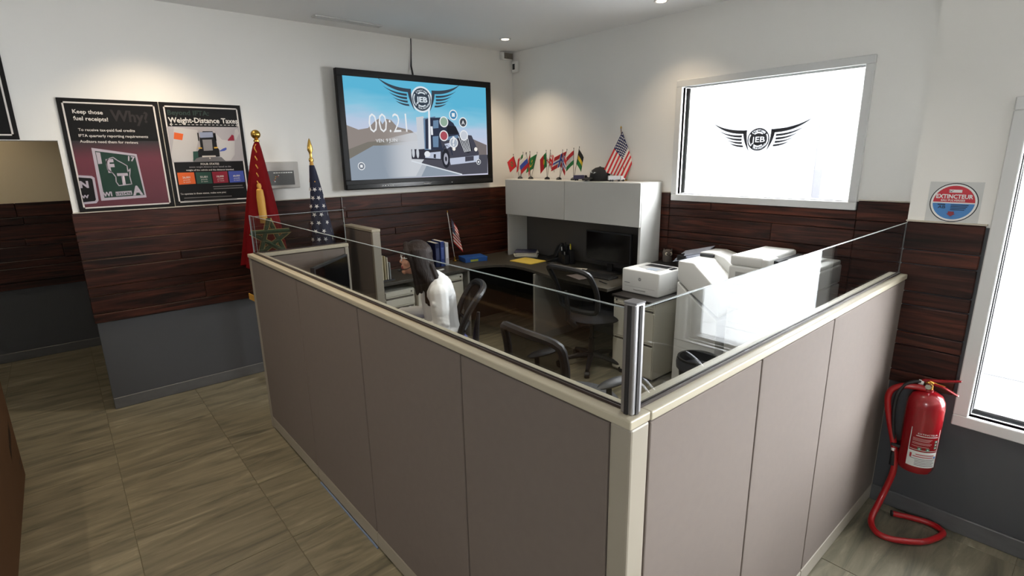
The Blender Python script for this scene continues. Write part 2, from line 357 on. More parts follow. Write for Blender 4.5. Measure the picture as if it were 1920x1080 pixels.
# ---------------------------------------------------------------- ceiling fittings
chrome = mat('chrome', (215, 215, 218), .12, 1); alu = mat('brushed_aluminium', (176, 174, 175), .42, 1); black_plastic = mat('black_plastic', (22, 22, 24), .4)
white_plastic = mat('white_plastic', (228, 228, 224), .4)
lens = emat('warm_lamp_lens', (255, 236, 200), 6.0)
for k, (x, y, e) in enumerate(DOWNLIGHTS):
    lab = ['glowing round downlight in the ceiling corner above the wall screen', 'round downlight near the top edge of the frame above the logo window'][k] if k < 2 else 'round recessed downlight in the ceiling ' + ['above the two black posters', 'above the tiled aisle', 'added as fill above the middle of the cubicle', 'added out of view as fill above the cardboard box', 'added out of view as fill over the open floor left of the camera', 'in the corridor behind the poster wall', 'added as fill above the front corner of the cubicle'][k - 2]
    t = thing('downlight', lab, 'ceiling light', (x, y, ZC), 0, 'recessed ceiling downlights')
    MB().lathe([(.036, -.001), (.055, -.001), (.055, -.008), (.05, -.011), (.036, -.006)], 24).build('trim_ring', white_frame, t, smooth=True)
    MB().lathe([(.001, -.0015), (.036, -.0015), (.036, -.0115), (.001, -.0125)], 24).build('lens', lens, t)
    l = bpy.data.lights.new('downlight_lamp', 'SPOT'); l.energy = e; l.color = WARM if k not in (4, 8) else (1, .93, .84); l.spot_size = math.radians(112); l.spot_blend = 1.0; l.shadow_soft_size = .035
    lo = bpy.data.objects.new('downlight_lamp', l); COL.objects.link(lo); lo.parent = t; lo.location = (0, 0, -.03)
v = thing('air_vent', 'white linear slot air vent in the ceiling above the wall screen', 'vent', (-2.06, -.27, ZC))
MB().box(-.3, .3, -.045, -.03, -.012, -.001).box(-.3, .3, .03, .045, -.012, -.001).box(-.3, -.285, -.03, .03, -.012, -.001).box(.285, .3, -.03, .03, -.012, -.001).build('frame', white_frame, v, bev=.002, segs=1)
MB().box(-.285, .285, -.03, .03, -.004, -.001).build('backing', mat('vent_shadow', (58, 58, 58), .8), v)
for s in (-.012, .012): MB().box(-.285, .285, s - .002, s + .002, -.011, -.004).build('slat', white_frame, v)
b = thing('emergency_light', 'small emergency light box under the ceiling in the room corner', 'emergency light', (-.11, -.001, 2.93))
MB().box(-.075, .075, -.05, 0, -.04, .04).build('housing', white_plastic, b, bev=.006)
MB().box(-.05, .07, -.054, -.05, -.03, .032).build('diffuser', mat('smoked_lens', (110, 104, 96), .25, var=.4, vscale=40), b)
b = thing('motion_sensor', 'small white motion sensor with black lens on the wall near the corner', 'sensor', (-.001, -.076, 2.82))
MB().box(-.045, 0, -.04, .04, -.06, .06).build('housing', white_plastic, b, bev=.012, segs=3)
MB().box(-.049, -.045, -.018, .018, -.03, .03).build('lens', black_plastic, b, bev=.003)

# ---------------------------------------------------------------- winged logo (used on the screen and on the window)
def text_tris(txt, a, b, hs, bold=0, fixed=None):
    cu = bpy.data.curves.new('t', 'FONT'); cu.body = txt; cu.resolution_u = 2; cu.offset = bold
    t = bpy.data.objects.new('t', cu); COL.objects.link(t); dg = bpy.context.evaluated_depsgraph_get(); me = bpy.data.meshes.new_from_object(t.evaluated_get(dg)); bpy.data.objects.remove(t)
    me.calc_loop_triangles(); xs = [v.co.x for v in me.vertices]; x0, x1 = min(xs), max(xs); A, B = Vector(a), Vector(b); d = B - A; k = d.length / (x1 - x0); L_ = d.length; d.normalize(); nn = Vector((-d.y, d.x))
    if fixed: k = fixed; A = A + d * (L_ - (x1 - x0) * k) / 2
    P = [A + d * ((v.co.x - x0) * k) + nn * (v.co.y * k * hs) for v in me.vertices]
    return [tuple((P[i].x, P[i].y) for i in tri.vertices) for tri in me.loop_triangles]
def logo_disc(words=True, bold=.03):        # the round badge cut out like vinyl: letters and rings are left open
    T = text_tris('JEB', (-.6, -.24), (.6, -.24), .78, bold)
    for word, a0, a1, up_ in (('STAFFING', 2.4, .74, 1), ('& TRAINING', 3.7, 5.74, -1)) if words else ():
        n = len(word)
        for i, ch in enumerate(word):
            if ch == ' ': continue
            t = a0 + (a1 - a0) * (i + .5) / n; rr = .71 if up_ > 0 else .88; w = .085
            p = (rr * math.cos(t), rr * math.sin(t)); d = (math.sin(t) * up_, -math.cos(t) * up_)
            T += text_tris(ch, (p[0] - d[0] * w, p[1] - d[1] * w), (p[0] + d[0] * w, p[1] + d[1] * w), 1.0, .02, .24)
    n = 110; h = 2.0 / n; dark = [[False] * n for _ in range(n)]
    for j in range(n):
        for i in range(n):
            x, y = -1 + (i + .5) * h, -1 + (j + .5) * h; r = math.hypot(x, y); t = math.atan2(y, x)
            ok = r < 1
            if .80 < r < .9 and (abs(t) < .55 or abs(t) > 2.6): ok = False
            if .55 < r < .66 and .9 < abs(t) < 2.24: ok = False
            dark[j][i] = ok
    for tr in T:
        (ax, ay), (bx, by), (cx, cy) = tr; D_ = (by - cy) * (ax - cx) + (cx - bx) * (ay - cy)
        if abs(D_) < 1e-12: continue
        for j in range(max(0, int((min(ay, by, cy) + 1) / h)), min(n - 1, int((max(ay, by, cy) + 1) / h)) + 1):
            for i in range(max(0, int((min(ax, bx, cx) + 1) / h)), min(n - 1, int((max(ax, bx, cx) + 1) / h)) + 1):
                x, y = -1 + (i + .5) * h, -1 + (j + .5) * h
                u = ((by - cy) * (x - cx) + (cx - bx) * (y - cy)) / D_; v = ((cy - ay) * (x - cx) + (ax - cx) * (y - cy)) / D_
                if u >= 0 and v >= 0 and u + v <= 1: dark[j][i] = False
    out = []
    for j in range(n):
        i = 0
        while i < n:
            if dark[j][i]:
                k = i
                while k < n and dark[j][k]: k += 1
                out.append([(-1 + i * h, -1 + j * h), (-1 + k * h, -1 + j * h), (-1 + k * h, -1 + (j + 1) * h), (-1 + i * h, -1 + (j + 1) * h)]); i = k
            else: i += 1
    return out
DISC = logo_disc()
def logo(pr, c, R, m_dark, m_pale, l, halo=None, disc=None):
    X = lambda x, y: (c[0] + x * R, c[1] + y * R)
    L = []
    if halo is not None: L += [([X(math.cos(t) * 1.16, math.sin(t) * 1.16) for t in [6.2832 * i / 32 for i in range(32)]], 1, l)]
    L += [([X(*q) for q in pg], 0, l + 1) for pg in (disc or DISC)]
    for s in (-1, 1):
        def curve(p0, p1, p2, n=10): return [((1 - t) ** 2 * p0[0] + 2 * t * (1 - t) * p1[0] + t * t * p2[0], (1 - t) ** 2 * p0[1] + 2 * t * (1 - t) * p1[1] + t * t * p2[1]) for t in [i / n for i in range(n + 1)]]
        fe = [((1.1, .86), (3.1, .84), (4.45, 1.62), (1.42, .55), (3.2, .55)), ((1.55, .42), (3.0, .44), (3.95, .98), (1.55, .23), (2.9, .24)),
              ((1.55, .12), (2.7, .13), (3.4, .48), (1.55, -.07), (2.6, -.06)), ((1.5, -.18), (2.4, -.18), (3.05, .08), (1.5, -.36), (2.3, -.34)), ((1.4, -.48), (2.1, -.46), (2.75, -.24), (1.34, -.64), (2.1, -.66))]
        for a, b1, tip, d, b2 in fe:
            up_, lo_ = curve(a, b1, tip), curve(d, b2, tip)
            for i in range(10):
                q = [up_[i], up_[i + 1], lo_[i + 1], lo_[i]]
                if i == 9: q = [up_[9], up_[10], lo_[9]]
                L.append(([X(s * x, y) for x, y in q], 0, l + 1))
        cr = curve((1.1, .86), (1.14, .0), (.8, -1.05), 8); cr2 = curve((1.45, .7), (1.42, -.1), (.8, -1.05), 8)
        for i in range(8): L.append(([X(s * x, y) for x, y in (cr[i], cr[i + 1], cr2[i + 1], cr2[i])], 0, l + 1))
    pr.polys('winged_logo', L, [m_dark, m_pale])
# ---------------------------------------------------------------- wall screen
tv = thing('wall_screen', 'large black framed touch screen showing a truck, clock and winged logo', 'screen', (-1.28, -.06, 1.565))
tv_case = mat('tv_black_case', (12, 12, 13), .4, spec=.25); tv_gloss = mat('tv_black_gloss', (10, 10, 11), .2)
x0, x1, y0 = -2.145 + 1.28, -.41 + 1.28, -.045
def vb(mb, n, m, bev=.006, par=None): return mb.build(n, m, par or tv, bev=bev)
vb(MB().box(x0 + .02, x1 - .02, -.02, .045, .05, 1.03), 'back_shell', tv_case)
vb(MB().box(x0 + .3, x1 - .3, .03, .058, .3, .8), 'wall_mount', tv_case, .004)
vb(MB().box(x0, x1, -.05, .0, 1.0, 1.062), 'top_bezel', tv_case); vb(MB().box(x0, x1, -.05, .0, .0, .09), 'bottom_bezel', tv_case)
vb(MB().box(x0, x0 + .06, -.05, .0, .085, 1.005), 'side_bezel', tv_case); vb(MB().box(x1 - .07, x1, -.05, .0, .085, 1.005), 'side_bezel', tv_case)
vb(MB().box(x0 + .01, x1 - .01, -.058, -.05, .008, .05), 'speaker_bar', tv_gloss, .003)
def screen_mat():
    m = bpy.data.materials.new('screen_picture'); m.use_nodes = True; nt = m.node_tree; nt.nodes.clear(); N = nt.nodes.new
    tc = N('ShaderNodeTexCoord'); sp = N('ShaderNodeSeparateXYZ'); nt.links.new(tc.outputs['Generated'], sp.inputs[0])
    no = N('ShaderNodeTexNoise'); mp = N('ShaderNodeMapping'); mp.inputs['Scale'].default_value = (2, 1, 6); nt.links.new(tc.outputs['Generated'], mp.inputs[0]); nt.links.new(mp.outputs[0], no.inputs['Vector']); no.inputs['Scale'].default_value = 1.5
    ad = N('ShaderNodeMath'); ad.operation = 'MULTIPLY_ADD'; ad.inputs[1].default_value = .22; nt.links.new(no.outputs['Fac'], ad.inputs[0]); nt.links.new(sp.outputs['Z'], ad.inputs[2])
    ad2 = N('ShaderNodeMath'); ad2.operation = 'MULTIPLY_ADD'; ad2.inputs[1].default_value = .12; nt.links.new(sp.outputs['X'], ad2.inputs[0]); nt.links.new(ad.outputs[0], ad2.inputs[2])
    r = N('ShaderNodeValToRGB'); e = r.color_ramp.elements; e[0].position = .55; e[0].color = lin((208, 208, 228)); e[1].position = 1.0; e[1].color = lin((96, 186, 220))
    k = r.color_ramp.elements.new(.72); k.color = lin((186, 206, 230)); k = r.color_ramp.elements.new(.84); k.color = lin((138, 202, 228)); nt.links.new(ad2.outputs[0], r.inputs[0])
    e = N('ShaderNodeEmission'); o = N('ShaderNodeOutputMaterial'); nt.links.new(r.outputs[0], e.inputs[0]); e.inputs[1].default_value = .92; nt.links.new(e.outputs[0], o.inputs[0]); return m
vb(MB().box(x0 + .055, x1 - .065, -.047, -.03, .085, 1.005), 'display', screen_mat(), 0)
tp = Print(tv, (1.28, -.0475, -1.565), (1, 0, 0), (0, -1, 0), step=.00015)     # u = room x, v = room z
E_ = lambda n, c: emat('screen_' + n, c, .9)
def haze_mat(n, c, k):
    m = bpy.data.materials.new('screen_' + n); m.use_nodes = True; nt = m.node_tree; nt.nodes.clear(); N = nt.nodes.new
    tc = N('ShaderNodeTexCoord'); s = N('ShaderNodeSeparateXYZ'); nt.links.new(tc.outputs['Object'], s.inputs[0]); r = N('ShaderNodeMapRange'); r.interpolation_type = 'SMOOTHSTEP'
    r.inputs['From Min'].default_value = -.5; r.inputs['From Max'].default_value = -.12; r.inputs['To Max'].default_value = k; nt.links.new(s.outputs['X'], r.inputs[0])
    t = N('ShaderNodeBsdfTransparent'); e = N('ShaderNodeEmission'); e.inputs[0].default_value = lin(c); e.inputs[1].default_value = .9; mx = N('ShaderNodeMixShader'); o = N('ShaderNodeOutputMaterial')
    nt.links.new(r.outputs[0], mx.inputs[0]); nt.links.new(t.outputs[0], mx.inputs[1]); nt.links.new(e.outputs[0], mx.inputs[2]); nt.links.new(mx.outputs[0], o.inputs[0]); return m
cs = [E_('mountain', (150, 141, 136)), E_('plain', (128, 124, 116)), E_('road', (148, 160, 174)), haze_mat('haze', (212, 216, 222), .85), E_('tar', (82, 82, 92)), E_('line', (225, 232, 240)), E_('hill', (124, 116, 116)), haze_mat('haze2', (196, 202, 210), .8), haze_mat('far_mountain', (186, 180, 178), .6)]
tp.polys('road_picture', [(p, m, l) for p, m, l in [
    ([(-2.116,2.155),(-1.976,2.107),(-1.88,2.123),(-1.798,2.192),(-1.758,2.212),(-1.73,2.16),(-1.687,2.21),(-1.637,2.201),(-1.574,2.139),(-1.429,2.112),(-1.284,2.023),(-1.293,1.877),(-2.101,1.876)], 0, 1),
    ([(-1.885,2.066),(-1.718,2.107),(-1.49,2.101),(-1.251,2.043),(-1.259,1.919),(-1.897,1.932)], 8, 2),
    ([(-2.101,1.928),(-1.891,1.999),(-1.612,2.02),(-1.378,1.991),(-1.843,1.931),(-2.105,1.838)], 1, 2), ([(-0.719,2.049),(-0.487,1.972),(-0.489,1.812),(-0.729,1.838)], 6, 1),
    ([(-2.105,1.838),(-1.84,1.965),(-1.499,1.971),(-0.484,1.835),(-0.486,1.669),(-2.09,1.649)], 2, 3), ([(-1.807,1.97),(-1.252,2.023),(-1.269,1.772),(-1.339,1.662),(-1.856,1.653),(-1.847,1.883)], 7, 4), ([(-1.747,2.019),(-1.284,2.115),(-1.291,1.825),(-1.401,1.67),(-1.698,1.665),(-1.781,1.882)], 3, 5),
    ([(-1.263,1.866),(-0.479,1.869),(-0.486,1.669),(-0.836,1.666),(-1.33,1.794)], 4, 6)] + [(q, 5, 7) for q in band([(-1.439,1.817),(-0.836,1.667)], .012)]], cs)
tk = [E_('trailer', (206, 212, 220)), E_('cab', (52, 58, 76)), E_('cab_light', (112, 140, 170)), E_('glass', (40, 42, 50)), E_('hood', (74, 74, 86)), E_('chrome', (196, 204, 224)), E_('tyre', (44, 46, 54)), E_('hub', (170, 172, 186)), E_('white', (236, 240, 246)), E_('shade', (58, 58, 68)), E_('lamp', (250, 246, 240))]
T = []
T += [([(-1.437,1.93),(-1.289,1.934),(-1.066,1.928),(-1.072,1.821),(-1.437,1.837)], 9, 8), ([(-1.361,2.235),(-1.275,2.248),(-1.277,1.934),(-1.358,1.929)], 0, 9), ([(-1.282,2.227),(-1.137,2.252),(-1.144,1.923),(-1.284,1.924)], 2, 9), ([(-1.258,2.218),(-1.22,2.229),(-1.227,1.934),(-1.271,1.934)], 1, 10),
      ([(-1.201,2.235),(-1.008,2.246),(-0.919,2.191),(-0.856,2.091),(-0.838,2.042),(-1.034,2.024),(-1.053,1.923),(-1.208,1.924)], 1, 10), ([(-1.165,2.21),(-1.101,2.217),(-1.105,2.139),(-1.17,2.133)], 2, 11), ([(-1.181,2.055),(-1.11,2.061),(-1.117,1.95),(-1.181,1.95)], 2, 11), ([(-1.006,2.168),(-0.893,2.16),(-0.85,2.085),(-1.005,2.078)], 3, 11), ([(-1.2,2.153),(-1.175,2.153),(-1.174,2.07),(-1.199,2.07)], 8, 11),
      ([(-1.217,2.326),(-1.198,2.327),(-1.208,1.929),(-1.237,1.929)], 8, 12), ([(-1.087,2.013),(-0.993,2.057),(-0.815,2.08),(-0.69,2.071),(-0.637,1.971),(-0.597,1.887),(-0.613,1.848),(-0.869,1.834),(-1.03,1.864),(-1.066,1.928)], 4, 12), ([(-1.046,2.045),(-0.871,2.074),(-0.845,2.047),(-1.008,2.019)], 2, 13),
      ([(-0.878,2.058),(-0.746,2.081),(-0.69,1.916),(-0.741,1.888),(-0.797,1.9)], 3, 13), ([(-0.992,1.836),(-0.598,1.864),(-0.604,1.796),(-0.975,1.77)], 5, 13), ([(-0.785,1.85),(-0.671,1.857),(-0.673,1.809),(-0.787,1.8)], 4, 14), ([(-1.28,1.893),(-1.093,1.907),(-1.098,1.832),(-1.283,1.846)], 5, 12), ([(-1.179,1.881),(-1.153,1.881),(-1.156,1.838),(-1.182,1.844)], 9, 13), ([(-1.043,1.982),(-0.983,1.993),(-0.958,1.96),(-1.013,1.934)], 5, 13)]
g0, g1, g2, g3 = [(-0.861,2.058),(-0.75,2.076),(-0.79,1.9),(-0.711,1.91)]
for i in range(6):
    k = i / 5; T += [(q, 8, 14) for q in band([(g0[0] + (g1[0] - g0[0]) * k, g0[1] + (g1[1] - g0[1]) * k), (g2[0] + (g3[0] - g2[0]) * k, g2[1] + (g3[1] - g2[1]) * k)], .007)]
T += [(circ([(-1.032,1.837)][0], .05, 20, ry=.098), 6, 14), (circ([(-1.032,1.831)][0], .028, 18, ry=.06), 7, 15), (circ([(-1.032,1.831)][0], .012, 12, ry=.026), 6, 16), (circ([(-0.639,1.927)][0], .022, 12), 10, 15), (circ([(-0.926,1.933)][0], .02, 12), 10, 15), (circ([(-1.415,1.899)][0], .016, 12, ry=.05), 0, 10), (circ([(-1.366,1.893)][0], .016, 12, ry=.05), 0, 10), (circ([(-1.255,1.882)][0], .035, 14, ry=.03), 8, 14)]
T += [(q, 1, 13) for q in band([(-1.074,1.907),(-1.052,1.95),(-1.011,1.966),(-0.966,1.933),(-0.949,1.874)], .012)]
tp.polys('truck_picture', T, tk)
lg_d, lg_p = E_('logo', (62, 72, 84)), E_('logo_pale', (226, 238, 246))
logo(tp, [(-1.285,2.405)][0], .106, lg_d, lg_p, 17, halo=1)
wt = E_('white_type', (240, 243, 246))
tp.text('clock_digits', '00:21', [(-1.867,2.081)][0], [(-1.466,2.094)][0], wt, 9, 1.25, -.012)
tp.text('date_line', 'VEN. 9 JUIN', [(-1.81,1.994)][0], [(-1.585,2.003)][0], wt, 9)
for k, (q, r, c) in enumerate((((-0.917,2.273), .052, (74, 142, 186)), ((-1.037,2.201), .054, (150, 178, 160)), ((-0.796,2.202), .052, (70, 74, 82)), ((-1.045,2.064), .054, (176, 84, 96)), ((-0.792,2.07), .054, (206, 212, 222)), ((-0.926,1.995), .054, (176, 186, 200)), ((-1.977,1.78), .036, (120, 128, 140)), ((-0.608,1.794), .030, (90, 92, 104)))):
    cc = q
    tp.polys('app_icon', [(circ(cc, r, 22), 0, 18), (circ(cc, r * .8, 22), 1, 19)] + ([([(cc[0] - r * .35, cc[1] - r * .35), (cc[0] + r * .35, cc[1] - r * .35), (cc[0] + r * .35, cc[1] + r * .35), (cc[0] - r * .35, cc[1] + r * .35)], 0, 20)] if k in (0, 6, 7) else []), [wt, E_('icon_%s' % 'abcdefgh'[k], c)])
cc = (-0.926,1.995); tp.text('icon_mark', '?', (cc[0] - .018, cc[1] - .03), (cc[0] + .018, cc[1] - .03), wt, 21, 1, .02)
cc = (-0.796,2.202); tp.text('icon_mark', 'A', (cc[0] - .02, cc[1] - .02), (cc[0] + .02, cc[1] - .02), wt, 21, 1, .02)
sp_ = Print(tv, (0, -.0585, 0), (1, 0, 0), (0, -1, 0)); pw = mat('print_white', (225, 225, 222), .6)
sp_.text('maker_name', 'Promethean', (-.04, .022), (.045, .022), pw, 1)
for x in (-.5, -.475, -.445, -.42, -.395, .3): sp_.polys('control_mark', [([(x, .024), (x + .012, .024), (x + .012, .03), (x, .03)], 0, 1)], [pw])
c = MB().tube([(-1.309, -.008, 2.975), (-1.31, -.008, 2.9), (-1.318, -.01, 2.8), (-1.33, -.02, 2.72), (-1.335, -.05, 2.64), (-1.336, -.06, 2.6)], [.004, .004, .005, .008, .01, .01], 8).build('power_cable', black_plastic, smooth=True)
tag(c, 'thin dark cable running from ceiling down to the wall screen', 'cable')
# ---------------------------------------------------------------- posters
bd = mat('poster_board_edge', (20, 18, 17), .5, spec=.2); pblack = mat('poster_black', (17, 15, 15), .5, spec=.2); pk = {}
def P_(n, c): return mat('poster_' + n, c, .5, spec=.2)
def poster(label, x0, x1, z0, z1, quad=None):
    t = thing('poster', label, 'poster', ((x0 + x1) / 2, -.001, z0), 0, 'black framed posters on the wall')
    w = (x1 - x0) / 2; h = z1 - z0
    MB().box(-w, w, -.011, 0, 0, h).build('board', bd, t, bev=.0015, segs=1)
    pr = Print(t, (-t.location.x, -.0113, -z0), (1, 0, 0), (0, -1, 0))
    i, j = .024, .034
    fr = [([(x0 + i, z0 + i), (x1 - i, z0 + i), (x1 - i, z0 + j), (x0 + i, z0 + j)], 0, 0), ([(x0 + i, z1 - j), (x1 - i, z1 - j), (x1 - i, z1 - i), (x0 + i, z1 - i)], 0, 0), ([(x0 + i, z0 + i), (x0 + j, z0 + i), (x0 + j, z1 - i), (x0 + i, z1 - i)], 0, 0), ([(x1 - j, z0 + i), (x1 - i, z0 + i), (x1 - i, z1 - i), (x1 - j, z1 - i)], 0, 0)]
    pr.polys('white_border', fr, [P_('white', (214, 208, 202))])
    pr.polys('print_ground', [([(x0 + j, z0 + j), (x1 - j, z0 + j), (x1 - j, z1 - j), (x0 + j, z1 - j)], 0, 0)], [pblack])
    return t, pr
pwht = P_('white', (214, 208, 202)); plil = P_('lilac', (176, 166, 176)); pred = P_('maroon', (92, 26, 42)); pgrn = P_('green', (34, 58, 48)); pgh = P_('ghost', (48, 44, 44)); pgh2 = P_('ghost_green', (46, 60, 54))
t, pr = poster('black poster about keeping fuel receipts with a green licence decal on maroon', -4.079, -3.499, 1.509, 2.281)
def red_mat():
    m = bpy.data.materials.new('poster_maroon_fade'); m.use_nodes = True; nt = m.node_tree; p = nt.nodes['Principled BSDF']; N = nt.nodes.new
    tc = N('ShaderNodeTexCoord'); s = N('ShaderNodeSeparateXYZ'); r = N('ShaderNodeValToRGB'); nt.links.new(tc.outputs['Generated'], s.inputs[0]); nt.links.new(s.outputs['Z'], r.inputs[0]); nt.links.new(r.outputs[0], p.inputs['Base Color'])
    e = r.color_ramp.elements; e[0].color = lin((84, 24, 38)); e[1].color = lin((26, 22, 23)); k = r.color_ramp.elements.new(.72); k.color = lin((98, 30, 46)); p.inputs['Roughness'].default_value = .5; return m
pr.polys('maroon_panel', [([(-4.045, 1.543), (-3.533, 1.543), (-3.533, 2.0), (-4.045, 2.0)], 0, 1)], [red_mat()])
def tx(s, a, b, m=pwht, l=3, hs=1, bold=.0, nm='lettering'): return pr.text(nm, s, a, b, m, l, hs, bold)
tx('Keep those', (-4.006,2.182), (-3.839,2.179), bold=.02); tx('fuel receipts!', (-4.008,2.137), (-3.816,2.133), bold=.02); tx('Why?', (-3.8,2.139), (-3.575,2.131), pgh, 2, 1.1, .03)
tx('To receive tax-paid fuel credits', (-3.994,2.065), (-3.67,2.063), bold=.01); tx('IFTA quarterly reporting requirements', (-3.998,2.026), (-3.595,2.022), bold=.01); tx('Auditors need them for reviews', (-3.998,1.987), (-3.664,1.98), bold=.01)
pr.polys('licence_decal', [([(-3.942,1.952),(-3.685,1.906),(-3.672,1.591),(-3.946,1.583)], 0, 2), ([(-3.925,1.93),(-3.697,1.893),(-3.682,1.609),(-3.924,1.603)], 1, 3)], [plil, pgrn])
pr.polys('lettering', [([(-3.922,1.923),(-3.898,1.919),(-3.899,1.842),(-3.922,1.84)], 0, 4)], [plil]); tx('F', (-3.873,1.783), (-3.829,1.784), plil, 4, 1.3, .05); tx('T', (-3.825,1.696), (-3.761,1.696), plil, 4, 1.1, .05); tx('A', (-3.752,1.614), (-3.689,1.616), plil, 4, 1.15, .05); tx('17', (-3.744,1.861), (-3.703,1.855), plil, 4, 1, .04); tx('WI', (-3.929,1.612), (-3.876,1.613), plil, 4, 1.1, .04)
pr.polys('serial_plate', [([(-3.854,1.642),(-3.757,1.645),(-3.757,1.616),(-3.854,1.612)], 0, 4)], [plil]); tx('1755476', (-3.85,1.617), (-3.761,1.619), pgrn, 5, .9, .02)
pr.polys('state_outline', [(q, 0, 4) for q in band([(-3.869,1.864),(-3.848,1.88),(-3.829,1.885),(-3.807,1.863),(-3.779,1.843),(-3.756,1.824),(-3.757,1.782),(-3.74,1.804),(-3.752,1.751),(-3.748,1.693),(-3.826,1.685),(-3.838,1.712),(-3.835,1.746),(-3.847,1.773),(-3.873,1.8),(-3.874,1.834),(-3.869,1.864)], .006)], [plil])
pr.polys('truck_badge', [([(-4.046,1.767),(-3.972,1.759),(-3.958,1.747),(-3.961,1.586),(-3.976,1.568),(-4.049,1.565)], 0, 2), ([(-4.047,1.752),(-3.98,1.744),(-3.972,1.736),(-3.975,1.594),(-3.982,1.584),(-4.049,1.579)], 1, 3)], [plil, pblack]); tx('N', (-4.048,1.681), (-4.0,1.68), plil, 4, .95, .05); tx('W', (-4.054,1.607), (-4.009,1.608), plil, 4, .8, .05)
t, pr = poster('black poster about weight-distance taxes with a truck front and four coloured boxes', -3.493, -2.934, 1.512, 2.281)
pgh3 = P_('dim_type', (110, 106, 104)); pgr = P_('pale_grey', (172, 166, 168)); pmap = P_('map_white', (190, 186, 184)); por = P_('orange', (214, 96, 44)); ptl = P_('teal', (44, 78, 68)); pcr = P_('crimson', (140, 34, 52)); pbl = P_('blue', (70, 84, 160)); ptruck = P_('truck_black', (26, 26, 28)); pcab = P_('cab_glass', (150, 160, 186)); prd = P_('road_grey', (112, 110, 112)); pyel = P_('amber', (206, 160, 60))
tx('Beyond IFTA:', (-3.448,2.192), (-3.169,2.194), pgh2, 2, .95, .03); tx('Weight-Distance Taxes', (-3.449,2.136), (-2.967,2.141), pwht, 3, 1.05, .025)
da, db = [(-3.438,2.122),(-2.973,2.126)]
pr.polys('dashed_arrow', [(q, 0, 3) for k in range(17) for q in band([(da[0] + (db[0] - da[0]) * k / 16.5, da[1] + (db[1] - da[1]) * k / 16.5), (da[0] + (db[0] - da[0]) * (k + .5) / 16.5, da[1] + (db[1] - da[1]) * (k + .5) / 16.5)], .004)] + [(q, 0, 3) for q in band([(-3.431,2.131),(-3.443,2.122),(-3.432,2.113)], .005) + band([(-2.978,2.136),(-2.966,2.127),(-2.978,2.117)], .005)], [pwht])
pr.polys('map_picture', [([(-3.464,2.107),(-2.963,2.112),(-2.957,1.846),(-3.467,1.843)], 0, 1), ([(-3.42,2.104),(-3.265,2.083),(-3.268,2.011),(-3.306,1.899),(-3.335,1.851),(-3.461,1.847),(-3.467,1.9),(-3.437,2.01)], 1, 2), ([(-3.154,2.081),(-3.102,2.013),(-3.01,2.001),(-3.024,1.896),(-3.057,1.854),(-3.148,1.847)], 1, 2), ([(-3.424,2.065),(-3.365,2.054),(-3.378,2.007),(-3.434,2.016)], 2, 3), ([(-3.059,2.013),(-3.036,2.038),(-3.025,2.053),(-3.011,2.047),(-3.011,2.007),(-3.06,2.005)], 3, 3), ([(-2.997,2.093),(-2.977,2.097),(-2.967,2.064),(-3.001,2.009),(-3.008,2.047)], 1, 3), ([(-3.133,1.926),(-3.104,1.944),(-3.079,1.953),(-3.077,1.938),(-3.095,1.926),(-3.126,1.922)], 4, 3), ([(-3.318,1.923),(-3.266,1.925),(-3.277,1.844),(-3.327,1.843)], 5, 3)], [pgr, pmap, por, pcr, pbl, ptl])
pr.polys('truck_picture', [([(-3.303,1.87),(-3.272,1.88),(-3.124,1.878),(-3.097,1.846),(-3.329,1.843)], 2, 4), ([(-3.284,1.927),(-3.262,1.951),(-3.259,2.028),(-3.23,2.076),(-3.162,2.077),(-3.145,2.037),(-3.144,1.959),(-3.132,1.934),(-3.135,1.882),(-3.287,1.88)], 0, 5), ([(-3.253,2.068),(-3.161,2.071),(-3.163,2.031),(-3.255,2.026)], 1, 6), ([(-3.242,2.012),(-3.175,2.014),(-3.179,1.93),(-3.243,1.927)], 3, 6), ([(-3.278,1.953),(-3.253,1.953),(-3.252,1.943),(-3.278,1.943)], 4, 6), ([(-3.168,1.956),(-3.141,1.957),(-3.14,1.947),(-3.167,1.945)], 4, 6), ([(-3.26,1.89),(-3.165,1.891),(-3.163,1.881),(-3.261,1.878)], 5, 6), ([(-3.213,1.875),(-3.203,1.875),(-3.203,1.865),(-3.212,1.865)], 5, 6), ([(-3.27,2.063),(-3.261,2.064),(-3.264,2.003),(-3.271,2.003)], 0, 5), ([(-3.154,2.065),(-3.143,2.065),(-3.142,2.004),(-3.151,2.004)], 0, 5)], [ptruck, pcab, prd, P_('grille', (140, 138, 140)), pyel, pwht])
tx('FOUR STATES', (-3.279,1.819), (-3.148,1.819), pwht, 3, 1, .02); tx('assess weight-distance taxes based on the', (-3.361,1.8), (-3.064,1.798), pgr, 3); tx('weight of the vehicle and the distance traveled.', (-3.386,1.777), (-3.044,1.774), pwht, 3, .9, .02)
for q, m, nm in (([(-3.449,1.765),(-3.335,1.765),(-3.334,1.677),(-3.449,1.674)], por, '26,001'), ([(-3.324,1.765),(-3.217,1.764),(-3.216,1.674),(-3.325,1.676)], ptl, '55,001'), ([(-3.209,1.765),(-3.098,1.766),(-3.099,1.676),(-3.208,1.674)], pcr, '18,000'), ([(-3.089,1.766),(-2.976,1.767),(-2.975,1.676),(-3.089,1.675)], pbl, '60,000')):
    g = q; pr.polys('colour_box', [(g, 0, 3)], [m]); cx = sum(a for a, b in g) / 4; cz = sum(b for a, b in g) / 4
    pr.text('lettering', nm, (cx - .026, cz), (cx + .026, cz + .001), pwht, 4, 1, .02); pr.text('lettering', 'pounds', (cx - .022, cz - .017), (cx + .022, cz - .016), pwht, 4); pr.text('lettering', 'or more', (cx - .024, cz - .033), (cx + .024, cz - .032), pwht, 4)
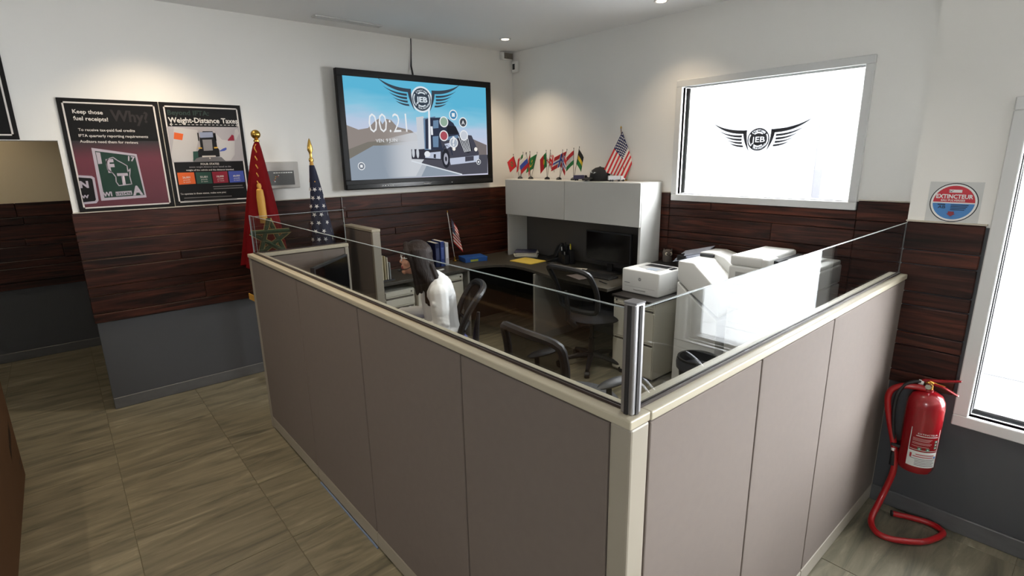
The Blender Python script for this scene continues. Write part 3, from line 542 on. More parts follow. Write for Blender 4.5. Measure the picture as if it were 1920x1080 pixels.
pr.polys('small_print_line', [(q, 0, 3) for q in band([(-3.214,1.648), (-2.999,1.649)], .007)], [pgh3]); pr.polys('small_print_line', [(q, 0, 3) for q in band([(-3.212,1.631), (-2.993,1.631)], .007)], [pgh3])
tx('To operate in these states, make sure you:', (-3.45,1.596), (-3.127,1.595), pwht, 3, 1, .015); pr.polys('small_print_line', [(q, 0, 3) for q in band([(-3.427,1.57), (-3.091,1.567)], .007)], [pgh3]); pr.polys('small_print_line', [(q, 0, 3) for q in band([(-3.43,1.548), (-3.054,1.545)], .007)], [pgh3])
t, pr = poster('black poster cut off by the left frame edge above the corridor opening', -4.9, -4.305, 2.005, 2.77)
pr.polys('maroon_panel', [([(-4.86, 2.04), (-4.5, 2.04), (-4.5, 2.3), (-4.86, 2.3)], 0, 1)], [pred])
# ---------------------------------------------------------------- alarm panel
a = thing('alarm_panel', 'grey metal wall box with dark display between the two tall flags', 'control panel', (-2.695, -.001, 1.61))
MB().box(-.155, .155, -.06, 0, 0, .222).build('case', mat('grey_steel', (176, 173, 168), .4), a, bev=.006)
MB().box(-.125, .11, -.0625, -.06, .028, .148).build('display_plate', mat('panel_dark', (66, 66, 64), .35), a, bev=.001, segs=1)
ap = Print(a, (0, -.0628, 0), (1, 0, 0), (0, -1, 0))
ap.polys('indicator_row', [([(-.06 + k * .02, .128), (-.044 + k * .02, .128), (-.044 + k * .02, .136), (-.06 + k * .02, .136)], 0, 1) for k in range(8)], [pw])
ap.polys('indicator_lamps', [(circ((x, z), .005, 10), i % 3, 1) for i, (x, z) in enumerate([(-.03, .1), (-.05, .085), (-.02, .11), (-.06, .07), (-.045, .1), (-.055, .06)])], [mat('red_lamp', (180, 60, 50), .4), mat('amber_lamp', (200, 150, 60), .4), pw])
r = MB().tube([(-2.162, -.024, 1.5), (-2.163, -.024, 1.42), (-2.165, -.026, 1.27)], .004, 8).tube([(-2.165, -.024, 1.405), (-2.15, -.05, 1.405)], .007, 8).build('wall_rod', alu, smooth=True)
tag(r, 'thin metal cable rod with knob on planks above the stub partition', 'rod')

# ---------------------------------------------------------------- cubicle partitions
beige = mat('partition_beige_metal', (152, 144, 130), .45, var=.02); fabric = mat('partition_taupe_fabric', (113, 102, 94), .85, var=.06, vscale=30, bump=.35, bscale=900)
capm = mat('partition_cap', (178, 169, 148), .4, var=.02); dark_gap = mat('dark_gap', (38, 34, 32), .8); blue_strip = mat('blue_seal', (112, 130, 160), .7)
ZP = 1.248
def partition(label, axis, fixed, th, a0, a1, seams, ends=(.07, .07), base_lift=0, sides=(0, 1)):
    # axis: direction it runs; fixed: coordinate of its outer face; th: signed thickness to the inner face
    mid = (a0 + a1) / 2; lo = (fixed, mid, 0) if axis == 'y' else (mid, fixed, 0)
    t = thing('partition', label, 'partition', lo, 0, 'cubicle partitions')
    def bx(mb, b0, b1, f0, f1, z0, z1):
        f0, f1 = sorted((f0, f1)); b0 -= mid; b1 -= mid
        return mb.box(f0, f1, b0, b1, z0, z1) if axis == 'y' else mb.box(b0, b1, f0, f1, z0, z1)
    s = 1 if th > 0 else -1
    bx(MB(), a0 + .006, a1 - .006, s * .012, th - s * .012, .02, 1.225).build('core', dark_gap, t)
    bx(MB(), a0, a1, -s * .004, th + s * .004, 1.224, ZP).build('cap', capm, t, bev=.004)
    L = [a0 + ends[0]] + list(seams) + [a1 - ends[1]]
    for e0, e1 in ((a0, a0 + ends[0]), (a1 - ends[1], a1)):
        if e1 - e0 > .01: bx(MB(), e0, e1, 0, th, .0, 1.224).build('post', beige, t, bev=.006)
    for b0, b1 in zip(L, L[1:]):
        for f0, f1 in ((0, s * .014), (th - s * .014, th)):
            bx(MB(), b0 + .003, b1 - .003, f0, f1, .094, 1.219).build('fabric_panel', fabric, t, bev=.004)
    for b0, b1 in zip(L, L[1:]):
        for f0, f1 in ((0, s * .012), (th - s * .012, th)):
            bx(MB(), b0 + .002, b1 - .002, f0, f1, .012, .09).build('base_strip', beige, t, bev=.003, segs=1)
    return t
pL = partition('long taupe fabric cubicle partition running from the near corner to the flags', 'y', -3.294, .07, -4.196, -1.107, [-3.522, -2.755, -2.0], ends=(.062, .055))
pF = partition('short light taupe partition beside the fire extinguisher ending at the plank column', 'x', -4.196, .07, -3.222, -1.106, [-2.64, -2.045], ends=(0, .012))
pB = partition('low grey partition behind the left monitor with a white top rail', 'x', -1.107, -.07, -3.22, -2.63, [], ends=(.02, .03))
pS = partition('stub partition with a white end post standing out from the plank wall', 'y', -2.165, .075, -.61, -.02, [], ends=(.035, .0))
MB().box(-.006, .0, -.1, .62, 0, .008).build('blue_tape', blue_strip, pL)
# ---------------------------------------------------------------- glass screens on the partitions
scr = glassmat('screen_glass', (.95, .965, .965), .045); edge = mat('glass_edge', (150, 158, 158), .3)
seal_b = mat('brown_seal', (46, 32, 26), .5)
def screen(label, axis, fixed, a0, a1, z1):
    mid = (a0 + a1) / 2; t = thing('glass_screen', label, 'glass screen', (fixed, mid, ZP) if axis == 'y' else (mid, fixed, ZP), 0, 'glass screens on the partitions')
    h = (a1 - a0) / 2; zt = z1 - ZP
    B = (lambda mb, b0, b1, f0, f1, q0, q1, mi=0: mb.box(f0, f1, b0, b1, q0, q1, mi)) if axis == 'y' else (lambda mb, b0, b1, f0, f1, q0, q1, mi=0: mb.box(b0, b1, f0, f1, q0, q1, mi))
    B(MB(), -h, h, -.003, .003, .004, zt - .002).build('glass_sheet', scr, t)
    B(B(B(MB(), -h, h, -.003, .003, zt - .002, zt), -h - .002, -h, -.003, .003, .006, zt), h, h + .002, -.003, .003, .006, zt).build('polished_edge', edge, t)
    B(MB(), -h, h, -.008, -.003, 0, .007).build('seal', seal_b, t); B(MB(), -h, h, .003, .007, 0, .006).build('seal', seal_b, t)
    return t
gL = screen('long clear glass screen on top of the long partition', 'y', -3.256, -4.14, -1.115, 1.497)
gF = screen('clear glass screen on the short partition mirroring a bright window', 'x', -4.163, -3.235, -1.112, 1.497)
gB = screen('small clear glass screen in front of the two tall flags', 'x', -1.142, -3.24, -2.632, 1.49)
cpz = thing('glass_post', 'square brushed aluminium post joining two glass screens at the near corner', 'post', (-3.258, -4.165, ZP))
MB().box(-.017, .017, -.017, .017, 0, .266).build('post_body', alu, cpz, bev=.003)
MB().box(-.018, .018, -.018, .018, .266, .27).build('end_cap', mat('grey_cap', (120, 118, 120), .5), cpz, bev=.001, segs=1)
MB().box(-.005, .005, -.0195, -.017, .0, .262).box(-.0195, -.017, -.005, .005, 0, .262).build('groove', dark_gap, cpz)
# ---------------------------------------------------------------- desks
dtop = mat('dark_laminate', (66, 62, 54), .42, var=.1, vscale=12, bump=.05, bscale=300); dedge = mat('dark_desk_edge', (44, 41, 39), .5); putty = mat('putty_metal', (186, 184, 176), .45, var=.02); dpan = mat('grey_desk_panel', (150, 148, 142), .5, var=.03)
D = .74
desk = thing('corner_desk', 'dark topped corner desk curving along the plank wall and under the hutch', 'desk', (-.4, -.3, 0))
def dk(mb, n, m, bev=.003): o = mb.build(n, m, desk, bev=bev); o.location = (.4, .3, 0); return o
poly = [(-2.085, -.02), (-2.085, -.555), (-1.15, -.548), (-1.0, -.53), (-.88, -.545), (-.79, -.59), (-.725, -.66), (-.69, -.78), (-.688, -.93), (-.70, -1.05), (-.735, -1.22), (-.775, -1.42), (-.79, -1.6), (-.79, -2.088), (-.02, -2.088), (-.02, -.02)]
dk(MB().prism([(x, y, D - .028) for x, y in poly], (0, 0, .028)), 'worktop', dtop)
dk(MB().box(-.735, -.03, -1.135, -1.108, 0, D - .03), 'leg_panel', dpan); dk(MB().box(-1.105, -1.08, -.52, -.03, 0, D - .03), 'leg_panel', dpan)
dk(MB().box(-.05, -.03, -1.105, -.05, .0, D - .03).box(-1.075, -.055, -.06, -.03, .0, D - .03), 'modesty_shade_panel', mat('under_desk_shade', (26, 25, 25), .7)); dk(MB().box(-.05, -.03, -2.06, -1.14, .2, D - .03), 'modesty_shade_panel', MATS['under_desk_shade'])  # near-black panels paint in the shade under the desk
dl = thing('side_desk', 'dark topped work desk inside the long partition under the left monitor', 'desk', (-2.9, -2.6, 0))
for mb, n, m in ((MB().box(-.318, .3, -1.5, 1.415, D - .028, D), 'worktop', dtop), (MB().box(-.3, .25, -1.48, -1.45, 0, D - .03), 'leg_panel', dpan), (MB().box(-.3, .25, 1.37, 1.4, 0, D - .03), 'leg_panel', dpan), (MB().box(-.3, .2, -.02, .01, 0, D - .03), 'leg_panel', dpan)): mb.build(n, m, dl, bev=.003)
# pedestals and cabinets
off = mat('off_white_metal', (206, 202, 188), .42, var=.02)
def pedestal(label, x0, x1, y0, y1, z1, face, drawers, top=None, cat='cabinet'):
    # face 'x': fronts look to -x ; 'y': fronts look to -y
    t = thing('filing_cabinet', label, cat, ((x0 + x1) / 2, (y0 + y1) / 2, 0), 0, 'off white filing cabinets'); w, d = (x1 - x0) / 2, (y1 - y0) / 2
    f = .018
    (MB().box(-w + f, w, -d, d, .02, z1) if face == 'x' else MB().box(-w, w, -d + f, d, .02, z1)).build('body', off, t, bev=.003)
    MB().box(-w + .03, w - .03, -d + .03, d - .03, 0, .02).build('plinth', dark_gap, t)
    zt = z1 - .006
    for k, h in enumerate(drawers):
        z0 = zt - h + .005
        def B(a0, a1, q0, q1, s0, s1):
            return MB().box(-w + q0, -w + q1, a0, a1, s0, s1) if face == 'x' else MB().box(a0, a1, -d + q0, -d + q1, s0, s1)
        hw = (d if face == 'x' else w) - .004
        if h > .06:
            dr = B(-hw, hw, .004, f, z0, zt - .028).build('drawer', off, t, bev=.003)
            B(-hw + .01, hw - .01, .012, f, zt - .027, zt - .008).build('finger_slot', mat('slot_shadow', (96, 90, 82), .6), dr)
            B(-hw, hw, .004, f, zt - .008, zt).build('drawer_lip', off, dr, bev=.002, segs=1)
        else:
            dr = B(-hw, hw, .004, f, z0, zt).build('drawer', off, t, bev=.002, segs=1)
            if k == 0:
                lk = B(hw - .04, hw - .024, -.001, .006, (z0 + zt) / 2 - .008, (z0 + zt) / 2 + .008).build('lock', chrome, dr, bev=.002, segs=1)
        zt = z0 - .005
    if top: MB().box(-w - .012, w, -d - .008, d + .008, z1, z1 + top).build('top_board', dedge, t, bev=.003)
    return t
pedestal('off white two drawer pedestal carrying the small printer', -.725, -.235, -2.512, -2.105, .672, 'x', [.045, .29, .30], .02)
pedestal('off white filing cabinet under the desk right of the seated woman', -1.70, -1.16, -.52, -.05, .69, 'y', [.045, .30, .31])
pedestal('off white drawer pedestal under the desk left of the seated woman', -2.03, -1.72, -.50, -.05, .635, 'y', [.045, .10, .12, .12, .22])
bc = thing('shelf_unit', 'low black shelf unit between hutch and copier carrying the owl', 'shelf', (-.125, -2.37, 0))
blk = mat('black_laminate', (24, 23, 24), .45)
for mb, n in ((MB().box(-.1, .1, -.245, -.23, 0, .88), 'side_panel'), (MB().box(-.1, .1, .23, .245, 0, .88), 'side_panel'), (MB().box(-.105, .105, -.25, .25, .88, .895), 'top_board'), (MB().box(-.1, .1, -.23, .23, .45, .465), 'shelf'), (MB().box(.09, .1, -.23, .23, 0, .88), 'back_panel')): mb.build(n, blk, bc, bev=.002)
# hutch
hm = mat('hutch_grey_white', (202, 202, 198), .42, var=.015); hin = mat('hutch_inner_grey', (86, 82, 78), .6)
hu = thing('hutch', 'grey white overhead hutch cabinet with two doors standing on the desk', 'cabinet', (-.17, -1.15, D))
HY0, HY1, HZ = -2.065 + 1.15, -.235 + 1.15, 1.6 - D
for mb, n, m in ((MB().box(-.15, .145, HY0, HY0 + .025, 0, HZ), 'side_panel', hm), (MB().box(-.15, .145, HY1 - .025, HY1, 0, HZ), 'side_panel', hm), (MB().box(-.155, .145, HY0 + .025, HY1 - .025, HZ - .02, HZ), 'top_panel', hm), (MB().box(-.13, .145, HY0 + .025, HY1 - .025, 1.225 - D, 1.24 - D), 'bottom_panel', hm), (MB().box(.13, .145, HY0 + .025, HY1 - .025, 0, HZ - .02), 'back_panel', hin)): mb.build(n, m, hu, bev=.003)
for b0, b1 in ((HY0 + .003, -.004), (.002, HY1 - .002)): MB().box(-.17, -.151, b0, b1, 1.212 - D, HZ - .003).build('door', hm, hu, bev=.003)
# ---------------------------------------------------------------- office machines
pwh = mat('printer_white', (226, 226, 222), .38, var=.01); pgy = mat('printer_grey', (176, 175, 172), .45); pdk = mat('printer_dark', (36, 37, 40), .35)
pt = thing('laser_printer', 'small white laser printer with dark top tray on the drawer pedestal', 'printer', (-.42, -2.275, .692))
MB().box(-.178, .178, -.185, .185, .0, .205).build('body', pwh, pt, bev=.014, segs=3)
MB().box(-.1785, -.17, -.15, .15, .058, .0605).build('tray_seam', pgy, pt)
MB().box(-.1815, -.172, -.06, .06, .03, .042).build('tray_grip', pgy, pt, bev=.003)
MB().prism([(-.12, -.13, .2055), (.14, -.13, .2055), (.14, .11, .2055), (-.05, .11, .2055)], (0, 0, .0015)).build('output_tray', pgy, pt)
MB().box(.03, .12, -.12, .1, .2071, .2085).build('tray_slot', pdk, pt, bev=.001, segs=1); MB().box(-.1, -.02, -.10, .0, .2071, .2085).build('paper_stop', mat('grey_blue_plastic', (150, 160, 172), .3), pt, bev=.001, segs=1)
MB().box(.02, .1, -.176, -.145, .2055, .2115).build('control_panel', pdk, pt, bev=.003); MB().box(-.02, .1, -.1865, -.184, .04, .052).build('side_slot', white_frame, pt)
pp = Print(pt, (-.1784, 0, 0), (0, -1, 0), (-1, 0, 0)); pp.polys('round_emblem', [(circ((.0, .13), .014, 20), 0, 1)], [mat('emblem_grey', (140, 140, 142), .4)]); pp.text('emblem_letters', 'hp', (-.008, .127), (.008, .127), pwh, 2, 1, .02); pp.polys('model_name', [([(-.155, .085), (-.1, .085), (-.1, .091), (-.155, .091)], 0, 1)], [MATS['emblem_grey']])
cp = thing('copier', 'white machine with slanted front panel between printer and big copier', 'copier', (-.33, -2.8, 0))
MB().prism([(-.29, y, z) for y, z in ((.163, .0), (-.19, 0), (-.19, .62), (.0, .745), (.158, .868))], (.56, 0, 0)).build('body', pwh, cp, bev=.006)
MB().prism([(-.292, y, z) for y, z in ((.162, 1.034), (.03, 1.035), (-.12, .905), (-.2, .80), (-.2, .645), (.061, .812), (.158, .884))], (.5, 0, 0)).build('slanted_head', pwh, cp, bev=.012, segs=3)
MB().prism([(.02, y, z) for y, z in ((.16, 1.035), (.16, 1.065), (.05, 1.07), (-.05, 1.045), (-.12, .99), (-.12, .9))], (.24, 0, 0)).build('feeder_hump', pwh, cp, bev=.01, segs=3)
MB().box(-.01, .019, .03, .14, 1.036, 1.058).build('feed_gap', pdk, cp); MB().box(-.2915, -.288, -.19, .155, .40, .405).build('seam', pgy, cp); MB().box(-.05, .12, -.191, -.15, .86, .866).build('front_slot', pgy, cp)
cp = thing('copier', 'tall white office copier under the logo window with a raised paper feeder', 'copier', (-.33, -3.32, 0))
MB().box(-.28, .28, -.27, .27, .03, .92).build('body', pwh, cp, bev=.01); MB().box(-.24, .24, -.23, .23, 0, .03).build('plinth', pdk, cp)
MB().box(-.29, .285, -.27, .275, .925, 1.06).build('scanner_body', pwh, cp, bev=.015, segs=3)
MB().box(-.285, .25, .03, .27, 1.06, 1.135).build('feeder', pwh, cp, bev=.018, segs=3); MB().box(-.24, .27, -.265, .03, 1.058, 1.09).build('scanner_lid', pwh, cp, bev=.01)
MB().box(-.287, -.12, .0, .05, 1.06, 1.13).build('feeder_cover', pwh, cp, bev=.012); MB().box(-.2, .2, -.03, .002, 1.091, 1.112).build('feeder_mouth', pdk, cp); MB().box(-.05, .18, -.2, -.02, 1.1, 1.106).build('paper_rest', white_plastic, cp, bev=.002)
MB().box(-.292, -.288, .06, .22, .985, 1.02).build('front_slot', pgy, cp); MB().box(-.2815, -.279, -.25, .25, .86, .863).box(-.2815, -.279, -.25, .25, .64, .643).box(-.2815, -.279, -.25, .25, .42, .423).build('drawer_seam', pgy, cp)
MB().box(-.35, -.28, -.2, .05, .93, .99).build('control_panel', pwh, cp, bev=.01); MB().box(-.335, -.29, -.15, 0, .9905, .992).build('touch_screen', pgy, cp)
MB().box(-.2, .2, -.2755, -.27, .935, .94).box(-.28, .28, -.2715, -.269, .78, .783).build('side_seam', pgy, cp)
# document rack with leaflets
dr = thing('leaflet_rack', 'black tilted rack with pale blue leaflets behind the small printer', 'document rack', (-.13, -2.48, .895))
MB().prism([(-.09, -.11, 0), (.08, -.11, 0), (.08, .11, 0), (-.09, .11, 0)], (0, 0, .01)).build('base', blk, dr); MB().prism([(-.09, .1, .01), (-.09, -.11, .01), (-.09, -.11, .06), (-.09, .1, .10)], (.17, 0, 0)).build('cradle', blk, dr)
leaf = mat('leaflet_blue_white', (196, 204, 222), .25, var=.25, vscale=14)
for k in range(3):
    o = MB().box(-.1, .1, -.14, .14, 0, .002).build('leaflet', leaf, dr); o.location = (-.02 + k * .035, 0.0, .105 + k * .012); o.rotation_euler = (-.28, -.35 + .08 * k, -.1 + .12 * k)
# ---------------------------------------------------------------- chairs
cblk = mat('chair_black', (26, 26, 28), .5); cmesh = meshmat('chair_mesh_net', (14, 13, 13), .78); cmesh.node_tree.nodes['Principled BSDF'].inputs['Specular IOR Level'].default_value = .1; cfab = mat('chair_seat_fabric', (30, 30, 33), .9, var=.1, vscale=40, bump=.2, bscale=500); cgrey = mat('chair_grey_back', (56, 56, 58), .5)
def make_chair(name, label, frame_m, net_m, ht=.98, lean=.10):
    t = thing(name, label, 'chair', group='black mesh office chairs')      # faces local +y, backrest behind
    MB().ell((0, .02, .465), (.25, .25, .045), 24, 10).build('seat', cfab, t, smooth=True)
    W_, H0, H1 = .235, .56, ht
    def bk(u, v):       # u -1..1 , v 0..1
        z = H0 + (H1 - H0) * v; w = W_ * (.86 + .14 * math.sin(min(1, v * 1.2) * math.pi * .6))
        return Vector((u * w, -.32 + lean * (1 - v) - .05 * (1 - u * u) + .035 * math.sin(v * math.pi), z - .02 * u * u * v))
    loop = [bk(-1 + 2 * i / 14, 1 - .05 * (abs(-1 + 2 * i / 14) > .95)) for i in range(15)]; rnd_ = []
    n = 12; side = [bk(1, 1 - j / n) for j in range(1, n + 1)]; bot = [bk(1 - 2 * i / 8, 0) for i in range(1, 9)]; side2 = [bk(-1, j / n) for j in range(1, n)]
    pts = loop + side + bot + side2
    for _ in range(1): pts = [(pts[i - 1] + pts[i] * 2 + pts[(i + 1) % len(pts)]) / 4 for i in range(len(pts))]
    mb = MB().tube(pts, .023, 8, closed=True); fr = mb.build('backrest_frame', frame_m, t, smooth=True)
    MB().grid(lambda u, v: bk((u * 2 - 1) * .95, .03 + v * .94), 12, 12).build('backrest_net', net_m, t, smooth=True)
    MB().tube([(0, -.0, .42), (0, -.22, .43), (0, -.30, .50), (0, -.31, .62), (0, -.33, .75)], [.03, .03, .028, .022, .012], 8).build('back_spine', frame_m, t, smooth=True)
    MB().tube([bk(-.9, .32) + Vector((0, -.012, 0)), bk(0, .3) + Vector((0, -.02, 0)), bk(.9, .32) + Vector((0, -.012, 0))], .014, 6).build('lumbar_bar', frame_m, t, smooth=True)
    for s in (-1, 1):
        a = MB().tube([(s * .2, 0, .43), (s * .28, 0, .44), (s * .29, -.02, .5), (s * .29, -.03, .66)], .016, 8).build('armrest', frame_m, t, smooth=True)
        MB().ell((s * .285, .02, .675), (.04, .13, .018), 14, 6).build('arm_pad', cblk, a, smooth=True)
    MB().lathe([(.028, .1), (.028, .26), (.018, .26), (.018, .42), (.06, .425), (.06, .44)], 14).build('gas_column', cblk, t, smooth=True)
    for k in range(5):
        a = 2 * math.pi * k / 5 + .3; c, s = math.cos(a), math.sin(a)
        l = MB().tube([(0, 0, .105), (c * .12, s * .12, .10), (c * .29, s * .29, .065)], [.03, .024, .016], 8).build('leg', cblk, t, smooth=True)
        MB().tube([(c * .29 - s * .02, s * .29 + c * .02, .028), (c * .29 + s * .02, s * .29 - c * .02, .028)], .028, 12).build('caster', cblk, l, smooth=True)
    return t
ch = make_chair('office_chair', 'black mesh chair the woman in white sits on', cblk, cmesh, .95, .15)
ch.location = (-2.285, -1.72, 0); ch.rotation_euler = (0, 0, 1.0)
c2 = make_chair('office_chair', 'empty black mesh chair just behind the glass of the long partition', cblk, cmesh, .965, .0); c2.location = (-2.13, -2.95, 0); c2.rotation_euler = (0, 0, -math.pi / 2 - .05)
c3 = copy_tree(ch); c3['label'] = 'empty black chair pushed up to the corner desk below the hutch'; c3.location = (-.78, -1.92, 0); c3.rotation_euler = (0, 0, -math.pi / 2 - .02)
for o in list(c3.children):
    if o.name.startswith('armrest'):
        for q in list(o.children): bpy.data.objects.remove(q)
        bpy.data.objects.remove(o)
bin_ = thing('waste_bin', 'black waste bin on the floor beside the slanted machine', 'bin', (-.78, -2.95, 0))
MB().lathe([(.11, 0), (.14, .36), (.147, .36), (.147, .375), (.132, .375), (.104, .015), (.001, .015)], 24).build('bin_body', cblk, bin_, smooth=True); MB().lathe([(.133, .3), (.15, .36), (.155, .33), (.152, .29)], 24).build('bin_liner', mat('bin_liner', (60, 62, 70), .3), bin_, smooth=True)

# ---------------------------------------------------------------- logo on the window, safety sign
vd = mat('vinyl_dark', (58, 60, 68), .6)
vp = bpy.data.materials.new('vinyl_white'); vp.use_nodes = True
nt = vp.node_tree; nt.nodes.clear(); a_ = nt.nodes.new('ShaderNodeBsdfTranslucent'); o_ = nt.nodes.new('ShaderNodeOutputMaterial'); nt.links.new(a_.outputs[0], o_.inputs[0])
wl = thing('window_logo', 'dark winged round logo sticker on the bright window pane', 'sticker', (.0418, -2.85, 1.9))
lp = Print(wl, (0, 2.85, -1.9), (0, -1, 0), (-1, 0, 0), step=.0002)
tl, tr_, lc = [(2.51,2.04),(3.249,2.037),(2.867,1.936)]
LR = (tr_[0] - tl[0]) / 8.9
logo(lp, lc, LR * 1.03, vd, vp, 1, disc=logo_disc(bold=.0))
sg = thing('safety_sign', 'round red and blue EXTINCTEUR sign taped above the plank column', 'sign', (-1.1035, -4.322, 1.505))
sp2 = Print(sg, (-.001, 4.322, -1.505), (0, -1, 0), (-1, 0, 0))
tape = mat('clear_tape_sheet', (205, 206, 204), .25)
MB().box(-.001, 0, -.096, .096, 0, .185).build('backing_sheet', tape, sg)
sc_ = (4.322, 1.598); sr = .0835
def half(r, a0, a1): return [(sc_[0] + r * math.cos(a0 + (a1 - a0) * i / 24), sc_[1] + r * math.sin(a0 + (a1 - a0) * i / 24)) for i in range(25)]
sred, sblu, sblk = mat('sign_red', (192, 44, 58), .45), mat('sign_blue', (70, 128, 190), .45), mat('sign_black', (34, 36, 42), .5); swt = mat('sign_white', (228, 228, 226), .45)
sp2.polys('outer_ring', [(circ(sc_, sr + .004, 40), 0, 1), (circ(sc_, sr, 40), 1, 2)], [sblk, swt])
sp2.polys('red_half', [(half(sr - .008, .02, math.pi - .02), 0, 3)], [sred]); sp2.polys('blue_half', [(half(sr - .008, math.pi + .05, 2 * math.pi - .05), 0, 3)], [sblu])
u0, v0 = sc_
sp2.polys('number_field', [([(u0 - .022, v0 + .045), (u0 + .024, v0 + .045), (u0 + .024, v0 + .058), (u0 - .022, v0 + .058)], 0, 4)], [swt])
sp2.text('lettering', 'N°', (u0 - .021, v0 + .047), (u0 - .006, v0 + .047), sblk, 5, .8, .02); sp2.text('lettering', 'EXTINCTEUR', (u0 - .066, v0 + .019), (u0 + .066, v0 + .019), swt, 5, 1.15, .03); sp2.text('lettering', 'EAU PULVERISEE', (u0 - .046, v0 + .006), (u0 + .04, v0 + .006), swt, 5, 1, .02)
sp2.polys('small_print_line', [([(u0 - .056, v0 - .012), (u0 - .028, v0 - .012), (u0 - .028, v0 - .008), (u0 - .056, v0 - .008)], 0, 5)], [sblk]); sp2.text('lettering', 'AB', (u0 - .054, v0 - .027), (u0 - .026, v0 - .027), sblk, 5, .8, .01)
for k in range(4): sp2.polys('small_print_line', [([(u0 - .008, v0 - .012 - k * .007), (u0 + .055 - k * .004, v0 - .012 - k * .007), (u0 + .055 - k * .004, v0 - .009 - k * .007), (u0 - .008, v0 - .009 - k * .007)], 0, 5)], [sblk])
sp2.polys('arrow', [([(u0 - .014, v0 - .04), (u0 + .008, v0 - .04), (u0 + .008, v0 - .05), (u0 + .014, v0 - .05), (u0 - .003, v0 - .062), (u0 - .02, v0 - .05), (u0 - .014, v0 - .05)], 0, 5)], [mat('sign_dark_red', (140, 50, 60), .5)])
# ---------------------------------------------------------------- extinguisher on its stand
red = mat('extinguisher_red', (140, 12, 22), .25, coat=.5); hose_m = mat('rubber_hose', (28, 27, 28), .5); brass = mat('brass', (196, 150, 70), .3, 1)
st = thing('extinguisher_stand', 'bent red steel tube floor stand under the fire extinguisher', 'stand', (-1.28, -4.4, 0))
def sm(pts, n=3):
    P = [Vector(p) for p in pts]; out = []
    for i in range(len(P) - 1):
        p0, p1, p2, p3 = P[max(0, i - 1)], P[i], P[i + 1], P[min(len(P) - 1, i + 2)]
        for k in range(n):
            t = k / n; out.append(.5 * ((2 * p1) + (p2 - p0) * t + (2 * p0 - 5 * p1 + 4 * p2 - p3) * t * t + (3 * p1 - p0 - 3 * p2 + p3) * t ** 3))
    return out + [P[-1]]
o = MB().tube(sm([(-1.20, -4.315, .017), (-1.165, -4.40, .017), (-1.15, -4.46, .017), (-1.165, -4.51, .017), (-1.21, -4.525, .017), (-1.32, -4.485, .017), (-1.385, -4.425, .017), (-1.425, -4.36, .017), (-1.42, -4.305, .02), (-1.37, -4.27, .04), (-1.305, -4.275, .10), (-1.265, -4.29, .19), (-1.262, -4.305, .30), (-1.265, -4.29, .42), (-1.268, -4.255, .55), (-1.268, -4.235, .65), (-1.265, -4.245, .705), (-1.26, -4.285, .735), (-1.25, -4.33, .742), (-1.245, -4.37, .742)], 4), .0145, 10).build('bent_tube', mat('stand_red', (168, 20, 26), .3, coat=.4), st, smooth=True); o.location = (1.28, 4.4, 0)
MB().tube([(.08, .086, .017), (.083, .08, .017)], .0155, 10).build('end_plug', hose_m, st, smooth=True)
ex = thing('fire_extinguisher', 'red fire extinguisher cylinder with white label hanging on a red tube stand', 'fire extinguisher', (-1.235, -4.378, .325))
R_ = .074
MB().lathe([(.001, .004), (.055, 0), (.066, .006), (R_, .03), (R_, .335), (.070, .365), (.058, .39), (.035, .403), (.02, .407), (.02, .42), (.001, .42)], 32).build('cylinder', red, ex, smooth=True)
MB().lathe([(.016, .418), (.016, .45), (.011, .455), (.001, .455)], 14).build('valve', brass, ex, smooth=True)
MB().tube([(-.004, .0, .44), (-.035, -.002, .438)], .012, 12).build('pressure_gauge', chrome, ex, smooth=True)
MB().prism([(-.006, .03, .458), (-.006, -.04, .474), (-.006, -.11, .492), (-.006, -.11, .485), (-.006, -.04, .462), (-.006, .03, .448)], (.016, 0, 0)).build('lever', red, ex, bev=.002)
MB().prism([(-.006, .02, .452), (-.006, -.05, .445), (-.006, -.11, .418), (-.006, -.108, .413), (-.006, -.05, .437), (-.006, .02, .444)], (.016, 0, 0)).build('handle', red, ex, bev=.002)
MB().tube(sm([(-.008, -.0, .458), (-.012, -.03, .455), (-.008, -.06, .45)], 3), .0018, 6).build('safety_pin', brass, ex, smooth=True)
h = MB().tube(sm([(-.0, .02, .44), (-.01, .05, .442), (-.03, .085, .42), (-.04, .108, .36), (-.04, .110, .27), (-.037, .10, .18), (-.034, .088, .1), (-.034, .085, .06)], 4), .0085, 10).build('hose', hose_m, ex, smooth=True)
MB().tube([(0, .022, .44), (-.002, .042, .4415)], .0115, 10).build('collar', white_plastic, ex, smooth=True); MB().tube([(-.034, .087, .088), (-.034, .0855, .073)], .011, 10).build('clip', white_plastic, ex, smooth=True); MB().tube([(-.034, .085, .07), (-.034, .083, -.005)], [.011, .013], 10).build('nozzle', hose_m, ex, smooth=True)
MB().box(-.05, .0, .06, .098, .10, .115).build('bracket', hose_m, ex, bev=.003)
